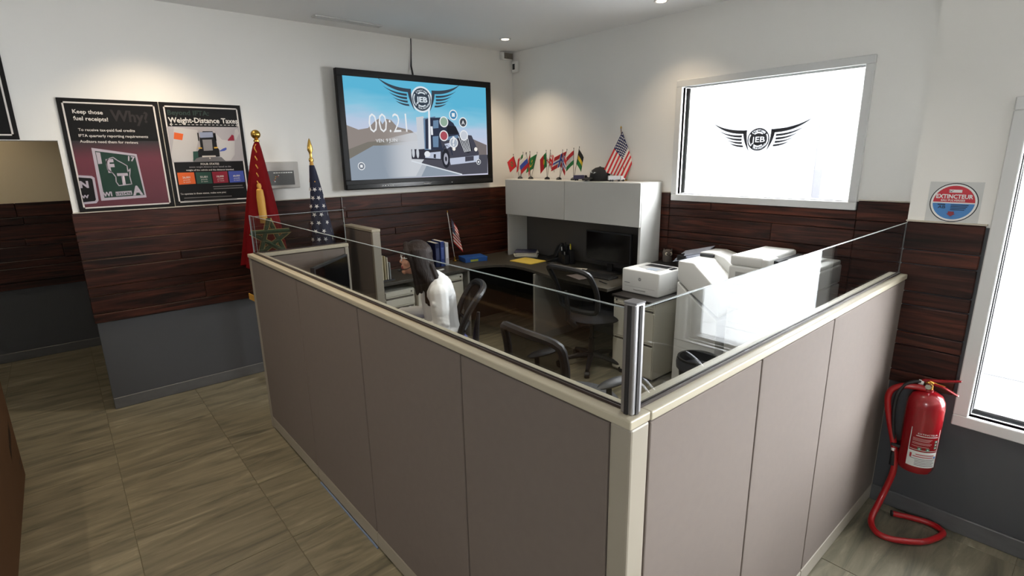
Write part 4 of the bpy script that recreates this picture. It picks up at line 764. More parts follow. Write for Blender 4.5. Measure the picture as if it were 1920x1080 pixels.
# printed label wrapped round the cylinder, centred on the side seen from the aisle
ang0 = math.atan2(-.55, -1)
def wrapf(u, v, d): a = ang0 + u / R_; return Vector(((R_ + .0004 + d) * math.cos(a), (R_ + .0004 + d) * math.sin(a), v))
wp = Print(ex, (0, 0, 0), (1, 0, 0), (0, 0, 1), wrap=wrapf)
def wrect(a0, a1, b0, b1, mi, l, n=10): return [([(a0 + (a1 - a0) * i / n, b0), (a0 + (a1 - a0) * (i + 1) / n, b0), (a0 + (a1 - a0) * (i + 1) / n, b1), (a0 + (a1 - a0) * i / n, b1)], mi, l) for i in range(n)]
lwh = mat('label_white', (222, 222, 218), .5); lgr = mat('label_green', (60, 112, 92), .5); ldk = mat('label_grey_type', (96, 90, 96), .5); lrd = mat('label_red', (176, 40, 50), .5); lbl = mat('label_blue', (70, 120, 190), .5)
wp.polys('white_label', wrect(-.062, .062, .045, .125, 0, 1), [lwh]); wp.polys('label_frame', wrect(-.062, -.059, .125, .24, 0, 1, 1) + wrect(.059, .062, .125, .24, 0, 1, 1) + wrect(-.059, .059, .132, .134, 0, 1), [lwh])
wp.text('lettering', 'EXTINCTEUR', (-.034, .212), (.046, .212), lwh, 2, .8); wp.polys('small_print_line', wrect(-.04, .05, .203, .206, 0, 2, 8), [lwh])
for k, z_ in enumerate((.19, .184, .178, .168, .162, .15)): wp.polys('small_print_line', wrect(-.05, .025 - .005 * (k % 3), z_, z_ + .002, 0, 2, 6), [mat('label_pink', (206, 150, 150), .5)])
for u_, z_ in ((.045, .182), (.045, .166), (.045, .15), (.012, .14), (-.02, .14)): wp.polys('pictogram', wrect(u_ - .007, u_ + .007, z_ - .006, z_ + .006, 0, 2, 2) + [(circ((u_, z_), .003, 8), 1, 3)], [lgr, lwh])
wp.polys('small_print_line', wrect(-.03, .045, .108, .112, 0, 3, 8), [lrd]); wp.polys('small_print_line', wrect(-.04, .04, .097, .101, 0, 3, 8), [lrd])
for k in range(5): wp.polys('small_print_line', wrect(-.03 if k else -.05, .05 - .006 * (k % 2), .086 - k * .008, .0885 - k * .008, 0, 3, 6), [ldk])
wp.polys('red_pictogram', wrect(-.052, -.044, .09, .112, 0, 3, 1), [lrd]); wp.polys('blue_seal', [(circ((.05, .1), .006, 12), 0, 3)], [lbl])
# ---------------------------------------------------------------- cardboard box
cb = mat('cardboard', (92, 60, 30), .85, var=.12, vscale=5, bump=.2, bscale=120); cbd = mat('cardboard_print', (46, 34, 24), .8)
bx_ = thing('cardboard_box', 'brown cardboard box with black print at the left frame edge', 'box', (-4.97, -1.5, 0))
MB().box(-.35, .35, -.78, .78, 0, .62).build('carton', cb, bx_, bev=.004); MB().box(-.03, .03, -.781, .781, .6195, .6215).build('tape', mat('packing_tape', (172, 132, 84), .3), bx_)
bp = Print(bx_, (.3503, 0, 0), (0, 1, 0), (1, 0, 0)); [bp.polys('print_mark', [(q, 0, 1) for q in band([(.42 + .055 * k, .27 + .02 * k), (.45 + .055 * k, .34 + .02 * k), (.445 + .055 * k, .28 + .02 * k), (.47 + .055 * k, .35 + .02 * k)], .012)], [cbd]) for k in range(4)]
bp.polys('print_mark', [(q, 0, 1) for q in band([(.66, .13), (.75, .13)], .012) + band([(.66, .10), (.72, .10)], .012)], [cbd])
# ---------------------------------------------------------------- tall flags
gold = mat('gold_finial', (200, 160, 80), .25, 1); fr_m = mat('flag_red', (104, 4, 9), .8, spec=.15, var=.08, vscale=10); fn = mat('flag_navy', (22, 26, 52), .75, var=.1, vscale=10); fw_m = mat('flag_white', (214, 210, 206), .75); fg = mat('flag_green', (36, 66, 38), .75); fgold = mat('gold_fringe', (196, 146, 60), .6, bump=.5, bscale=200); pole_m = mat('flag_pole_wood', (96, 62, 36), .4)
def flagstand(name, label, x, y, H):
    t = thing(name, label, 'flag', (x, y, 0), 0, 'tall ceremonial flags')
    MB().lathe([(.001, 0), (.16, 0), (.165, .02), (.13, .05), (.04, .07), (.022, .16), (.001, .16)], 24).build('base', mat('dark_bronze', (70, 60, 48), .35, .8), t, smooth=True)
    MB().tube([(0, 0, .1), (0, 0, H)], .013, 10).build('pole', gold, t, smooth=True); return t
f1 = flagstand('floor_flag', 'red floor flag with green star outline and gold ball finial', -2.915, -.27, 2.0)
MB().ell((0, 0, 2.045), (.036, .036, .036), 18, 12).lathe([(.013, 1.985), (.022, 1.99), (.022, 2.0), (.012, 2.012)], 14).build('finial', gold, f1, smooth=True)
def drape(t, top, bot, cx, wl_, wr_, dep, m, folds=5, seed=0, hw=.012, name='cloth', z_sag=0):
    # hanging cloth gathered at the pole top and widening downward
    def S(u, v):
        z = top + (bot - top) * v; a = u * 2 * math.pi; g = v ** .8
        rx = hw + ((wr_ if math.cos(a) > 0 else wl_) - hw) * g; ry = hw + (dep - hw) * g
        k = 1 + .16 * g * math.sin(folds * a + seed) + .06 * g * math.sin(2 * folds * a + 3 * v + seed)
        return Vector((cx * g + rx * math.cos(a) * k, ry * math.sin(a) * k, z - z_sag * g * (1 - math.cos(a)) * .5))
    MB().grid(S, 72, 26).build(name, m, t, smooth=True); return S
S1 = drape(f1, 1.985, .78, -.02, .20, .165, .13, fr_m, 5, 1.2, .018, z_sag=-.25)
vdir = Vector((-.27, -.96, 0))
def on(S, u, v, off=.006):
    p = S(u, v); d = (S(u + .01, v) - S(u - .01, v)).cross(S(u, min(1, v + .01)) - S(u, v - .01)).normalized()
    if d.dot(vdir) < 0: d = -d
    return p + d * off, d
c0, n0 = Vector((-.03, -.16, 1.25)), Vector((-.26, -.96, .1)).normalized()
ux = n0.cross(Vector((0, 0, 1))).normalized() * -1; uz = n0.cross(ux) * (1 if n0.cross(ux).z > 0 else -1)
if ux.x < 0: ux = -ux
V5 = [(.148 * math.sin(2 * math.pi * k / 5), .148 * math.cos(2 * math.pi * k / 5)) for k in range(5)]
mb = MB()
for k in range(5):
    a, b = V5[k], V5[(k + 2) % 5]
    mb.tube([c0 + ux * a[0] + uz * a[1] + n0 * (.004 * k), c0 + ux * (a[0] + b[0]) / 2 + uz * (a[1] + b[1]) / 2 + n0 * (.01 + .004 * k), c0 + ux * b[0] + uz * b[1] + n0 * (.004 * k)], .017, 6)
mb.build('star_outline', fg, f1, smooth=True); mb = MB()
for k in range(5):
    a, b = V5[k], V5[(k + 2) % 5]
    for w in (-.017, .017):
        d = Vector((b[0] - a[0], b[1] - a[1])).normalized(); q = Vector((-d.y, d.x)) * w
        mb.tube([c0 + ux * (a[0] + q.x) + uz * (a[1] + q.y) + n0 * (.002 + .004 * k), c0 + ux * ((a[0] + b[0]) / 2 + q.x) + uz * ((a[1] + b[1]) / 2 + q.y) + n0 * (.012 + .004 * k), c0 + ux * (b[0] + q.x) + uz * (b[1] + q.y) + n0 * (.002 + .004 * k)], .003, 5)
mb.build('star_piping', mat('gold_piping', (180, 150, 90), .5), f1, smooth=True)
mb = MB(); pts = []
for k in range(40): a = k * .9; pts.append((-.02 + .006 * math.cos(a) - .0007 * k, -.02 - .001 * k + .006 * math.sin(a), 1.97 - k * .009))
MB().tube(pts, .0045, 6).build('cord', fgold, f1, smooth=True)
MB().lathe([(.001, 0), (.03, .0), (.03, .2), (.024, .26), (.014, .27), (.018, .29), (.012, .31), (.001, .31)], 14, (-.045, -.075, 1.36)).build('tassel', fgold, f1, smooth=True)
MB().grid(lambda u, v: Vector((-.215 + u * .03, -.02 - u * .06, .80 - v * .05 - .02 * u)), 8, 2).build('fringe', fgold, f1, solid=.006)
f2 = flagstand('floor_flag', 'navy floor flag with white stars and gold spear finial', -2.5, -.27, 1.84)
MB().lathe([(.012, 1.82), (.02, 1.835), (.02, 1.85), (.011, 1.865), (.013, 1.90), (.024, 1.925), (.02, 1.96), (.009, 2.0), (.001, 2.02)], 14, sy=.5).build('finial', gold, f2, smooth=True)
S2 = drape(f2, 1.80, .62, .03, .115, .17, .10, fn, 4, .4, .02)
drape(f2, 1.835, 1.66, .0, .028, .03, .03, fgold, 3, 0, .012, name='gold_bow')
rs = random.Random(4); k = 0
for v_ in [.17 + .06 * i for i in range(14)]:
    for ui in range(3 if v_ < .5 else 4):
        u = .54 + (ui + (.5 if k % 2 else 0)) * (.46 / (3.2 if v_ < .5 else 4.2)); p, d = on(S2, u, v_, .004)
        e1 = d.cross(Vector((0, 0, 1))).normalized(); e2 = d.cross(e1); sz = .021
        MB().add([p + e1 * a + e2 * b for a, b in star((0, 0), sz)], [tuple(range(10))]).build('star', fw_m, f2, solid=.001)
    k += 1
# ---------------------------------------------------------------- small flags
def cm(n, c): return mat('cloth_' + n, c, .75)
CR, CW, CB, CG, CY, CK, CN = cm('red', (196, 40, 44)), cm('white', (226, 222, 214)), cm('blue', (58, 82, 170)), cm('green', (34, 122, 62)), cm('yellow', (226, 190, 50)), cm('black', (30, 28, 28)), cm('navy', (34, 40, 84))
PAL = [CR, CW, CB, CG, CY, CK, CN]
def pat(kind):
    def f(u, v):        # u along fly, v down from top
        if kind == 'plain': return 0 if (u - .5) ** 2 * 2 + (v - .5) ** 2 > .05 or (u - .5) ** 2 * 2 + (v - .5) ** 2 < .02 else 3
        if kind == 'ru': return 1 if v < .34 else 2 if v < .67 else 0
        if kind == 'it': return 3 if u < .34 else 1 if u < .67 else 0
        if kind == 'tr':
            a, b = (u - .42) ** 2 * 2.2 + (v - .5) ** 2 < .07, (u - .47) ** 2 * 2.2 + (v - .5) ** 2 < .045; return 1 if a and not b else 0
        if kind == 'mr':
            a, b = (u - .5) ** 2 * 2 + (v - .48) ** 2 < .09, (u - .5) ** 2 * 2 + (v - .36) ** 2 < .095
            return 4 if (a and not b and v > .45) or ((u - .5) ** 2 * 2 + (v - .35) ** 2 < .008) else 3
        if kind == 'pt': return 4 if (u - .4) ** 2 * 2 + (v - .5) ** 2 < .03 else 3 if u < .4 else 0
        if kind == 'ge': return 0 if abs(u - .5) < .09 or abs(v - .5) < .13 or min((abs(u - a) + abs(v - b)) for a in (.22, .78) for b in (.2, .8)) < .1 else 1
        if kind == 'no':
            if abs(u - .38) < .065 or abs(v - .5) < .09: return 2
            if abs(u - .38) < .125 or abs(v - .5) < .18: return 1
            return 0
        if kind == 'hu': return 0 if v < .34 else 1 if v < .67 else 3
        if kind == 'ja': return 5 if v < .36 else 4 if v < .6 else 3
        if kind == 'us':
            if u < .4 and v < .54: return 1 if (int(u * 30) % 2 == 0 and int(v * 22) % 2 == (int(u * 15) % 2)) else 6
            return 0 if int(v * 13) % 2 == 0 else 1
        return 1
    return f
K = .00081
def desk_stand(label, y, flags, x=-.17):
    t = thing('desk_flag_stand', label, 'desk flags', (x, y, 1.601), -.706, 'small flag stands along the hutch top')
    MB().lathe([(.001, 0), (.028, 0), (.03, .006), (.022, .018), (.008, .026), (.001, .026)], 16).build('base', cblk, t, smooth=True)
    for i, (tx_, ty_, hx, fx, fy, kind, h) in enumerate(flags):       # pole top, hoist length along pole, fly vector
        dy = (i - 1) * .012; top = Vector((tx_ * K, dy, ty_ * K)); foot = Vector((tx_ * K * .1, dy * .5, .015)); d = (foot - top).normalized()
        p = MB().tube([foot, top], .0022, 6).lathe([(.001, 0), (.004, .003), (.003, .01), (.001, .013)], 8, tuple(top)).build('pole', cblk, t, smooth=True)
        A = top + d * .012; fl = Vector((fx * K * 1.2, -.02, fy * K)); L = h * K * 1.2
        def S(u, v, A=A, d=d, fl=fl, L=L, i=i): return A + d * (L * v) + fl * u + Vector((0, .012 * math.sin(u * 5 + i), -.01 * u * u))
        MB().grid(S, 24, 16, pat(kind)).build('flag', PAL, t, smooth=True, solid=.0008)
desk_stand('leftmost small flag stand on the hutch with a red flag hanging left', -.30, [(-90, 320, 0, -75, -70, 'plain', 120), (45, 345, 0, -60, -60, 'it', 150), (85, 335, 0, -20, -60, 'plain', 100)])
desk_stand('small flag stand with white blue red flag and green crescent flag', -.475, [(-55, 340, 0, -85, -85, 'ru', 140), (-8, 350, 0, -20, -80, 'tr', 180), (90, 340, 0, -85, -45, 'mr', 165)])
desk_stand('small flag stand on the hutch with a white flag bearing a red cross', -.735, [(-14, 360, 0, -70, -80, 'pt', 150), (42, 362, 0, 60, -75, 'ge', 150), (-10, 300, 0, 70, -80, 'ge', 60)])
desk_stand('small flag stand on the hutch with a red flag with blue cross', -.91, [(45, 360, 0, 40, -110, 'no', 150), (100, 365, 0, -130, -60, 'no', 150)])
desk_stand('rightmost small flag stand with red white green and black yellow green flags', -1.114, [(0, 375, 0, -80, -75, 'hu', 140), (70, 390, 0, 45, -90, 'ja', 150)])
def us_flag(name, label, loc, rz, A, H, F, Dd, foot, poletop, res=(52, 26), base_r=.03, pm=None):
    t = thing(name, label, 'flag', loc, rz, 'hand sized striped flags')
    MB().tube([foot, poletop], .004, 8).build('pole', pm or pole_m, t, smooth=True); MB().lathe([(.001, 0), (.009, .004), (.006, .016), (.001, .026)], 10, poletop).build('finial', gold, t, smooth=True)
    MB().lathe([(.001, 0), (base_r, 0), (base_r, .006), (.012, .016), (.01, .05), (.001, .05)], 16, (foot[0], foot[1], 0)).build('base', gold, t, smooth=True)
    A, H, F, Dd = map(Vector, (A, H, F, Dd))
    def S(u, v): return A * (1 - u) * (1 - v) + F * u * (1 - v) + H * (1 - u) * v + Dd * u * v + Vector((0, .014 * math.sin(v * 9 + u * 2) * (.3 + u), 0))
    cl = MB().grid(S, res[0], res[1], lambda u, v: 6 if u < .42 and v < 7 / 13 else (0 if int(v * 13) % 2 == 0 else 1)).build('cloth', PAL, t, smooth=True, solid=.001)
    mb = MB()
    for r_ in range(7):
        for c_ in range(6):
            u = .035 + .065 * c_ + (.032 if r_ % 2 else 0); v = (.5 + r_) / 13 + .01
            if u > .4: continue
            p = S(u, v); e1 = (S(u + .01, v) - p).normalized(); e2 = (S(u, v + .01) - p); e2 = (e2 - e1 * e2.dot(e1)).normalized(); n_ = e1.cross(e2); n_ = n_ if n_.y < 0 else -n_
            q = p + n_ * .002; s_ = (F - A).length * .022
            mb.add([q + e1 * a + e2 * b for a, b in star((0, 0), s_)], [tuple(range(10))])
    mb.build('stars', CW, cl, solid=1e-9).modifiers.clear(); cl.children[0]['kind'] = 'stuff'
    return t
k6 = .00068
us_flag('striped_flag', 'striped flag with starry navy corner behind the black cap on the hutch', (-.075, -1.64, 1.601), -.706, (.0, 0, 665 * k6), (160 * k6, 0, 250 * k6), (-255 * k6, -.02, 130 * k6), (45 * k6, -.02, 22 * k6), (.03, 0, .0), (-.012, .01, 700 * k6))
us_flag('striped_flag', 'striped flag on white stick with gold foot beside the blue box', (-1.01, -.10, .741), -.55, (.012, 0, .47), (.03, 0, .2), (.075, -.01, .36), (.125, -.01, .1), (.035, 0, .0), (-.025, 0, .53), base_r=.028, pm=pwh)
# cap and toy vehicles on the hutch
cpb = mat('cap_black', (24, 24, 26), .8, bump=.2, bscale=300)
hat = thing('baseball_cap', 'black baseball cap with pale emblem lying on the hutch', 'cap', (-.2, -1.46, 1.601), -.706)
MB().lathe([(.098, 0), (.1, .03), (.095, .07), (.078, .1), (.045, .122), (.01, .13), (.001, .13)], 24, (.02, 0, 0)).build('crown', cpb, hat, smooth=True)
MB().grid(lambda u, v: Vector((-.06 - .095 * v * math.cos((u - .5) * 1.6), (u - .5) * (.18 - .03 * v), .038 - .018 * v - .06 * (u - .5) ** 2)), 14, 6).build('brim', cpb, hat, smooth=True, solid=.004)
MB().ell((.02, 0, .131), (.008, .008, .005), 10, 6).build('button', cpb, hat, smooth=True)
MB().add([(-.062, -.07, .075), (-.085, -.02, .085), (-.07, -.06, .092)], [(0, 1, 2)]).add([(-.055, -.076, .07), (-.03, -.09, .082), (-.05, -.078, .086)], [(0, 1, 2)]).build('emblem', mat('emblem_pale', (196, 200, 200), .5), hat, solid=.003)
def toy(label, y, x, body, cabc, L):
    t = thing('toy_truck', label, 'toy truck', (x, y, 1.601), -.706, 'toy trucks on the hutch')
    MB().box(-L / 2, L / 2 - .045, -.018, .018, .014, .052).build('trailer', body, t, bev=.002, segs=1); MB().prism([(L / 2 - .04, -.016, .012), (L / 2, -.016, .012), (L / 2, -.016, .028), (L / 2 - .014, -.016, .034), (L / 2 - .02, -.016, .05), (L / 2 - .04, -.016, .05)], (0, .032, 0)).build('cab', cabc, t, bev=.002, segs=1)
    for x_ in (-L / 2 + .02, -L / 2 + .04, L / 2 - .055, L / 2 - .015):
        MB().tube([(x_, -.02, .009), (x_, .02, .009)], .009, 12).build('wheel', cblk, t, smooth=True)
toy('dark purple toy truck on the hutch left of the cap', -1.262, -.22, mat('toy_purple', (66, 60, 92), .35), cblk, .15); toy('silver and white toy truck on the hutch right of the cap', -1.70, -.22, mat('toy_silver', (186, 186, 188), .3), mat('toy_white', (220, 220, 220), .3), .155)
# ---------------------------------------------------------------- things on the desks
paper = mat('paper', (222, 219, 210), .7); bluep = mat('blue_glossy', (40, 92, 170), .3, var=.15, vscale=18)
ps = thing('paper_stack', 'stack of white papers and booklets at the left end under the hutch', 'papers', (-.24, -.46, D), -.7)
rs = random.Random(2)
for k in range(7):
    o = MB().box(-.12, .12, -.09, .09, 0, .009).build('booklet', paper if k < 6 else mat('booklet_navy', (66, 66, 96), .5), ps, bev=.001, segs=1); o.location = (rs.uniform(-.02, .02), rs.uniform(-.02, .02), .0095 * k); o.rotation_euler = (0, 0, rs.uniform(-.15, .15))
yf = MB().box(-.12, .12, -.155, .155, 0, .009).build('yellow_folder', mat('yellow_card', (232, 204, 92), .6), bev=.002); yf.location = (-.43, -.70, D); yf.rotation_euler = (0, 0, .08); tag(yf, 'yellow folder lying on the dark desk below the hutch', 'folder')
ph = thing('desk_phone', 'black desk phone with tilted handset under the hutch', 'phone', (-.19, -.84, D), -.5)
MB().prism([(-.09, -.1, 0), (.09, -.1, 0), (.09, -.1, .06), (-.09, -.1, .02)], (0, .18, 0)).build('phone_base', cblk, ph, bev=.006)
MB().prism([(.0, -.09, .05), (.07, -.09, .05), (.1, -.09, .19), (.07, -.09, .195)], (0, .06, 0)).build('handset', cblk, ph, bev=.01, segs=3)
MB().prism([(.03, 0, .05), (.085, 0, .05), (.1, 0, .14), (.08, 0, .15)], (0, .085, 0)).build('display_wedge', mat('phone_dark', (34, 34, 36), .3), ph, bev=.003)
MB().tube(sm([(-.06, -.1, .02), (-.11, -.14, .01), (-.1, -.2, .01), (-.02, -.22, .02)], 5), .005, 6).build('cord', cblk, ph, smooth=True)
og = thing('pen_organizer', 'black mesh pen organizer with a yellow marker under the hutch', 'organizer', (-.21, -1.06, D), -.4)
MB().box(-.06, .06, -.09, .09, 0, .008).build('tray', cblk, og); 
for (x_, y_, h_) in ((-.03, -.05, .1), (.03, -.05, .15), (-.03, .04, .13), (.03, .045, .18)): MB().box(x_ - .026, x_ + .026, y_ - .04, y_ + .04, .008, h_).build('cup', cblk, og, bev=.003)
for (x_, y_, h_, m_) in ((.03, -.05, .21, mat('marker_yellow', (220, 200, 40), .4)), (.02, .05, .215, cblk), (-.03, .04, .17, white_plastic), (.035, -.03, .185, white_plastic), (-.035, -.05, .13, pgy)): MB().tube([(x_, y_, h_ - .08), (x_ - .008, y_ - .004, h_)], .006, 8).build('pen', m_, og, smooth=True)
def monitor(name, label, loc, rz, w, h, zb, base=True, tilt=0):
    t = thing(name, label, 'monitor', loc, rz, 'black computer monitors')       # screen looks to local -x
    s = MB().box(-.03, .0, -w / 2, w / 2, 0, h).build('casing', cblk, t, bev=.004); s.location = (0, 0, zb); s.rotation_euler = (0, tilt, 0)
    MB().box(-.0315, -.0305, -w / 2 + .014, w / 2 - .014, .022, h - .014).build('display', mat('switched_off_screen', (8, 8, 10), .12), s)
    MB().box(.0, .03, -w / 4, w / 4, h * .2, h * .75).build('rear_housing', cblk, s, bev=.01)
    MB().box(.005, .03, -.03, .03, .01, zb + .1).build('neck', cblk, t, bev=.004); MB().lathe([(.001, 0), (.12, 0), (.12, .008), (.1, .014), (.001, .016)], 28, sx=.8, sy=1.1).build('foot', cblk, t, smooth=True); return t
monitor('monitor', 'black switched off monitor on the desk under the hutch', (-.27, -1.68, D), 0, .54, .30, .095)
monitor('monitor', 'black monitor facing the woman behind the left end of the partition', (-2.87, -1.375, D), 2.314, .50, .31, .13, tilt=0)
kb = thing('keyboard', 'black keyboard on the desk in front of the switched off monitor', 'keyboard', (-.47, -1.68, D)); MB().prism([(-.07, -.22, 0), (.07, -.22, 0), (.07, -.22, .022), (-.07, -.22, .012)], (0, .44, 0)).build('case', cblk, kb, bev=.003)
for r_ in range(5): MB().prism([(-.058 + r_ * .024, -.205, .0135 + r_ * .0018), (-.038 + r_ * .024, -.205, .0150 + r_ * .0018), (-.038 + r_ * .024, -.205, .0185 + r_ * .0018), (-.058 + r_ * .024, -.205, .0170 + r_ * .0018)], (0, .41, 0)).build('key_row', black_plastic, kb, bev=.001, segs=1)
for i, (x_, y_, rz, lab) in enumerate(((-.39, -1.36, .5, 'loose white sheet on the desk left of the keyboard'), (-.60, -1.60, -.25, 'pinkish sheet on the desk behind the pushed in chair'))):
    o = MB().box(-.075, .075, -.105, .105, 0, .002).build('paper_sheet', paper if i == 0 else mat('pink_paper', (216, 202, 198), .7)); o.location = (x_, y_, D); o.rotation_euler = (0, 0, rz); tag(o, lab, 'paper')
pn = MB().tube([(-.62, -1.86, D + .006), (-.66, -1.98, D + .006)], [.005, .004], 8).build('pen', cblk, smooth=True); tag(pn, 'black pen lying on the desk near the printer', 'pen')
bb = thing('blue_box', 'flat blue box with glossy lid on the desk in front of the striped flag', 'box', (-.815, -.225, D), -.25)
MB().box(-.13, .13, -.1, .1, 0, .045).build('carton', bluep, bb, bev=.003); MB().box(-.132, .132, -.102, .102, .03, .05).build('lid', bluep, bb, bev=.003); MB().box(-.07, .02, -.1035, -.102, .008, .03).build('print_patch', mat('lime_print', (170, 180, 70), .5), bb)
for i, (x_, w_, h_, c_, lab) in enumerate(((-1.285, .05, .25, (26, 36, 74), 'dark navy binder standing on the desk behind the woman'), (-1.225, .045, .262, (40, 62, 128), 'blue binder standing between navy binder and white folder'), (-1.17, .04, .245, (206, 208, 212), 'white folder standing at the right end of the binders'))):
    t = thing('binder', lab, 'binder', (x_, -.17, D), -.1, 'binders standing on the desk'); MB().box(-w_ / 2, w_ / 2, -.1, .1, 0, h_).build('cover', mat('binder_' + 'abc'[i], c_, .4), t, bev=.003); MB().box(-w_ / 2 + .006, w_ / 2 - .006, -.09, .098, .004, h_ + .001).build('pages', paper, t); MB().box(-w_ / 2 + .008, w_ / 2 - .008, -.1012, -.1, .08, .2).build('spine_label', mat('spine_' + 'abc'[i], tuple(min(255, v + 40) for v in c_), .5), t)
fo = thing('file_sorter', 'clear file sorter with cream folders beside the stub partition', 'file sorter', (-1.98, -.36, D))
for k, (c_, h_) in enumerate((((206, 196, 164), .24), ((196, 184, 150), .235), ((214, 208, 190), .22), ((150, 154, 156), .17))): MB().box(-.045 + k * .024, -.035 + k * .024, -.11, .11, .012, h_).build('folder', mat('folder_' + 'abcd'[k], c_, .6), fo, bev=.002, segs=1)
MB().box(-.07, .07, -.12, .12, 0, .012).build('base', cgrey, fo)
er = MB().box(-.035, .035, -.012, .012, 0, .012).build('stapler_block', white_plastic, bev=.003); er.location = (-1.36, -.42, D); er.rotation_euler = (0, 0, .3); tag(er, 'small white block lying near the desk edge behind the woman', 'eraser')
ow = thing('owl_figurine', 'small dark owl figurine with big ringed eyes on the black shelf', 'figurine', (-.09, -2.2, .895), -.7); om = mat('owl_brown', (92, 84, 78), .5, var=.4, vscale=30)
mb = MB().lathe([(.001, 0), (.036, 0), (.042, .03), (.04, .055), (.044, .075), (.04, .098), (.02, .108), (.001, .11)], 18); mb.build('body', om, ow, smooth=True)
for s in (-1, 1): MB().add([(s * .018, -.01, .1), (s * .042, -.005, .092), (s * .038, -.005, .122), (s * .03, .012, .1)], [(0, 1, 2), (0, 2, 3), (1, 2, 3), (0, 1, 3)]).build('ear', om, ow); e_ = MB().ell((s * .017, -.034, .076), (.015, .008, .015), 14, 8).build('eye_ring', mat('owl_ring', (190, 180, 160), .4), ow, smooth=True); MB().ell((s * .017, -.041, .076), (.007, .004, .007), 10, 6).build('pupil', cblk, e_, smooth=True)
MB().lathe([(.001, 0), (.006, .012), (.001, .014)], 8, (0, -.042, .056)).build('beak', mat('owl_beak', (60, 48, 40), .5), ow)
# ---------------------------------------------------------------- waiting chairs mirrored in the glass
for i, x_ in enumerate((-1.64, -2.19)):
    if i == 0:
        wch = thing('waiting_chair', 'black waiting chair with chrome arms under the right hand window', 'chair', (x_, -5.2, 0), 0, 'waiting chairs')
        MB().box(-.22, .22, -.24, .2, .40, .46).build('seat', cfab, wch, bev=.02, segs=3); MB().prism([(-.22, -.24, .46), (-.22, -.19, .46), (-.22, -.27, .86), (-.22, -.31, .86)], (.44, 0, 0)).build('backrest', cfab, wch, bev=.015, segs=3)
        for s in (-1, 1): MB().tube(sm([(s * .25, -.26, .01), (s * .25, -.24, .55), (s * .25, -.12, .64), (s * .25, .1, .63), (s * .25, .24, .5), (s * .25, .26, .25), (s * .25, .24, .012)], 5), .013, 8).build('arm_frame', chrome, wch, smooth=True)
        MB().tube([(-.25, .1, .39), (.25, .1, .39)], .011, 8).build('crossbar', chrome, wch, smooth=True); MB().tube([(-.25, -.2, .39), (.25, -.2, .39)], .011, 8).build('crossbar', chrome, wch, smooth=True)
    else:
        w2 = copy_tree(wch); w2.location = (x_, -5.2, 0); w2['label'] = 'black waiting chair with chrome arms farther from the window wall'

# ---------------------------------------------------------------- seated woman
skin = mat('skin', (206, 152, 126), .5, var=.05, vscale=20); lip = mat('lips', (160, 78, 76), .4); brow = mat('eyebrow', (52, 36, 28), .7)
wj = mat('white_jacket', (226, 226, 226), .7, var=.02, vscale=10, bump=.15, bscale=30); sk = mat('blue_skirt', (78, 84, 150), .8, var=.2, vscale=60); hr = mat('dark_brown_hair', (32, 21, 16), .55, spec=.25, var=.5, vscale=12, bump=1.0, bscale=14, stretch=(9, 9, .6)); shm = mat('black_shoes', (20, 20, 22), .3)
pe = thing('person', 'seated woman in white jacket with long dark hair and glasses typing at the monitor', 'person', (-2.215, -1.80, 0), 1.08); pe.scale = (1, 1, .972)
# local axes: +y forward, +x to her right
HC = Vector((0, .20, 1.205))
b = MB()
b.cap((0, .03, .56), .11, (0, .04, .70), .098).cap((0, .04, .70), .096, (0, .06, .93), .104).ell((0, .07, .97), (.15, .085, .1))
b.cap((0, .1, 1.04), .05, (0, .15, 1.13), .046).ell(HC + Vector((0, -.01, .02)), (.074, .092, .098)).ell(HC + Vector((0, .035, -.035)), (.058, .056, .075)).cap(HC + Vector((0, .072, .02)), .008, HC + Vector((0, .098, -.018)), .0095).ell(HC + Vector((0, .075, -.09)), (.026, .02, .018)).ell(HC + Vector((0, .086, -.05)), (.024, .012, .009)).ell(HC + Vector((0, .086, -.062)), (.02, .011, .008))
for s in (-1, 1):
    b.ell(HC + Vector((s * .076, -.01, -.01)), (.01, .02, .03)); b.ell(HC + Vector((s * .03, .07, .035)), (.022, .012, .009)); b.ell(HC + Vector((s * .042, .058, -.02)), (.022, .02, .022))
    sh, el, wr_ = Vector((s * .165, .07, .99)), Vector((s * .215, .06, .735)), Vector((s * .15, .33, .775))
    b.cap(sh, .05, el, .038).cap(el, .038, wr_, .026)
    pm_ = wr_ + Vector((-s * .01, .06, 0)); b.ell(pm_, (.038, .05, .015)).cap(wr_, .024, pm_, .02)
    for k in range(4):
        f0 = pm_ + Vector((s * (-.028 + .018 * k), .04 - .004 * abs(k - 1.5), 0)); L = (.030, .036, .038, .032)[3 - k]
        b.cap(f0, .0085, f0 + Vector((0, L, .006)), .008, 8).cap(f0 + Vector((0, L, .006)), .008, f0 + Vector((0, L * 1.7, -.008)), .0072, 8).cap(f0 + Vector((0, L * 1.7, -.008)), .0072, f0 + Vector((0, L * 2.0, -.022)), .0065, 8)
    th = pm_ + Vector((-s * .03, -.015, 0)); b.cap(th, .011, th + Vector((-s * .022, .03, -.004)), .0095, 8).cap(th + Vector((-s * .022, .03, -.004)), .0095, th + Vector((-s * .02, .058, -.012)), .008, 8)
    hip, kn, an = Vector((s * .09, .0, .555)), Vector((s * .1, .42, .53)), Vector((s * .1, .40, .10))
    b.cap(hip, .082, kn, .055).cap(kn, .055, (s * .1, .385, .34), .05).cap((s * .1, .385, .34), .05, an, .034).cap(an, .034, (s * .1, .5, .045), .026)
def facecol(c):
    d = c - HC
    if d.y > .07 and -.072 < d.z < -.044 and abs(d.x) < .024: return 1
    if d.y > .055 and .03 < d.z < .042 and .012 < abs(d.x) < .05: return 2
    return 0
remeshed(b, 'body', [skin, lip, brow], pe, .0055, 3, facecol)
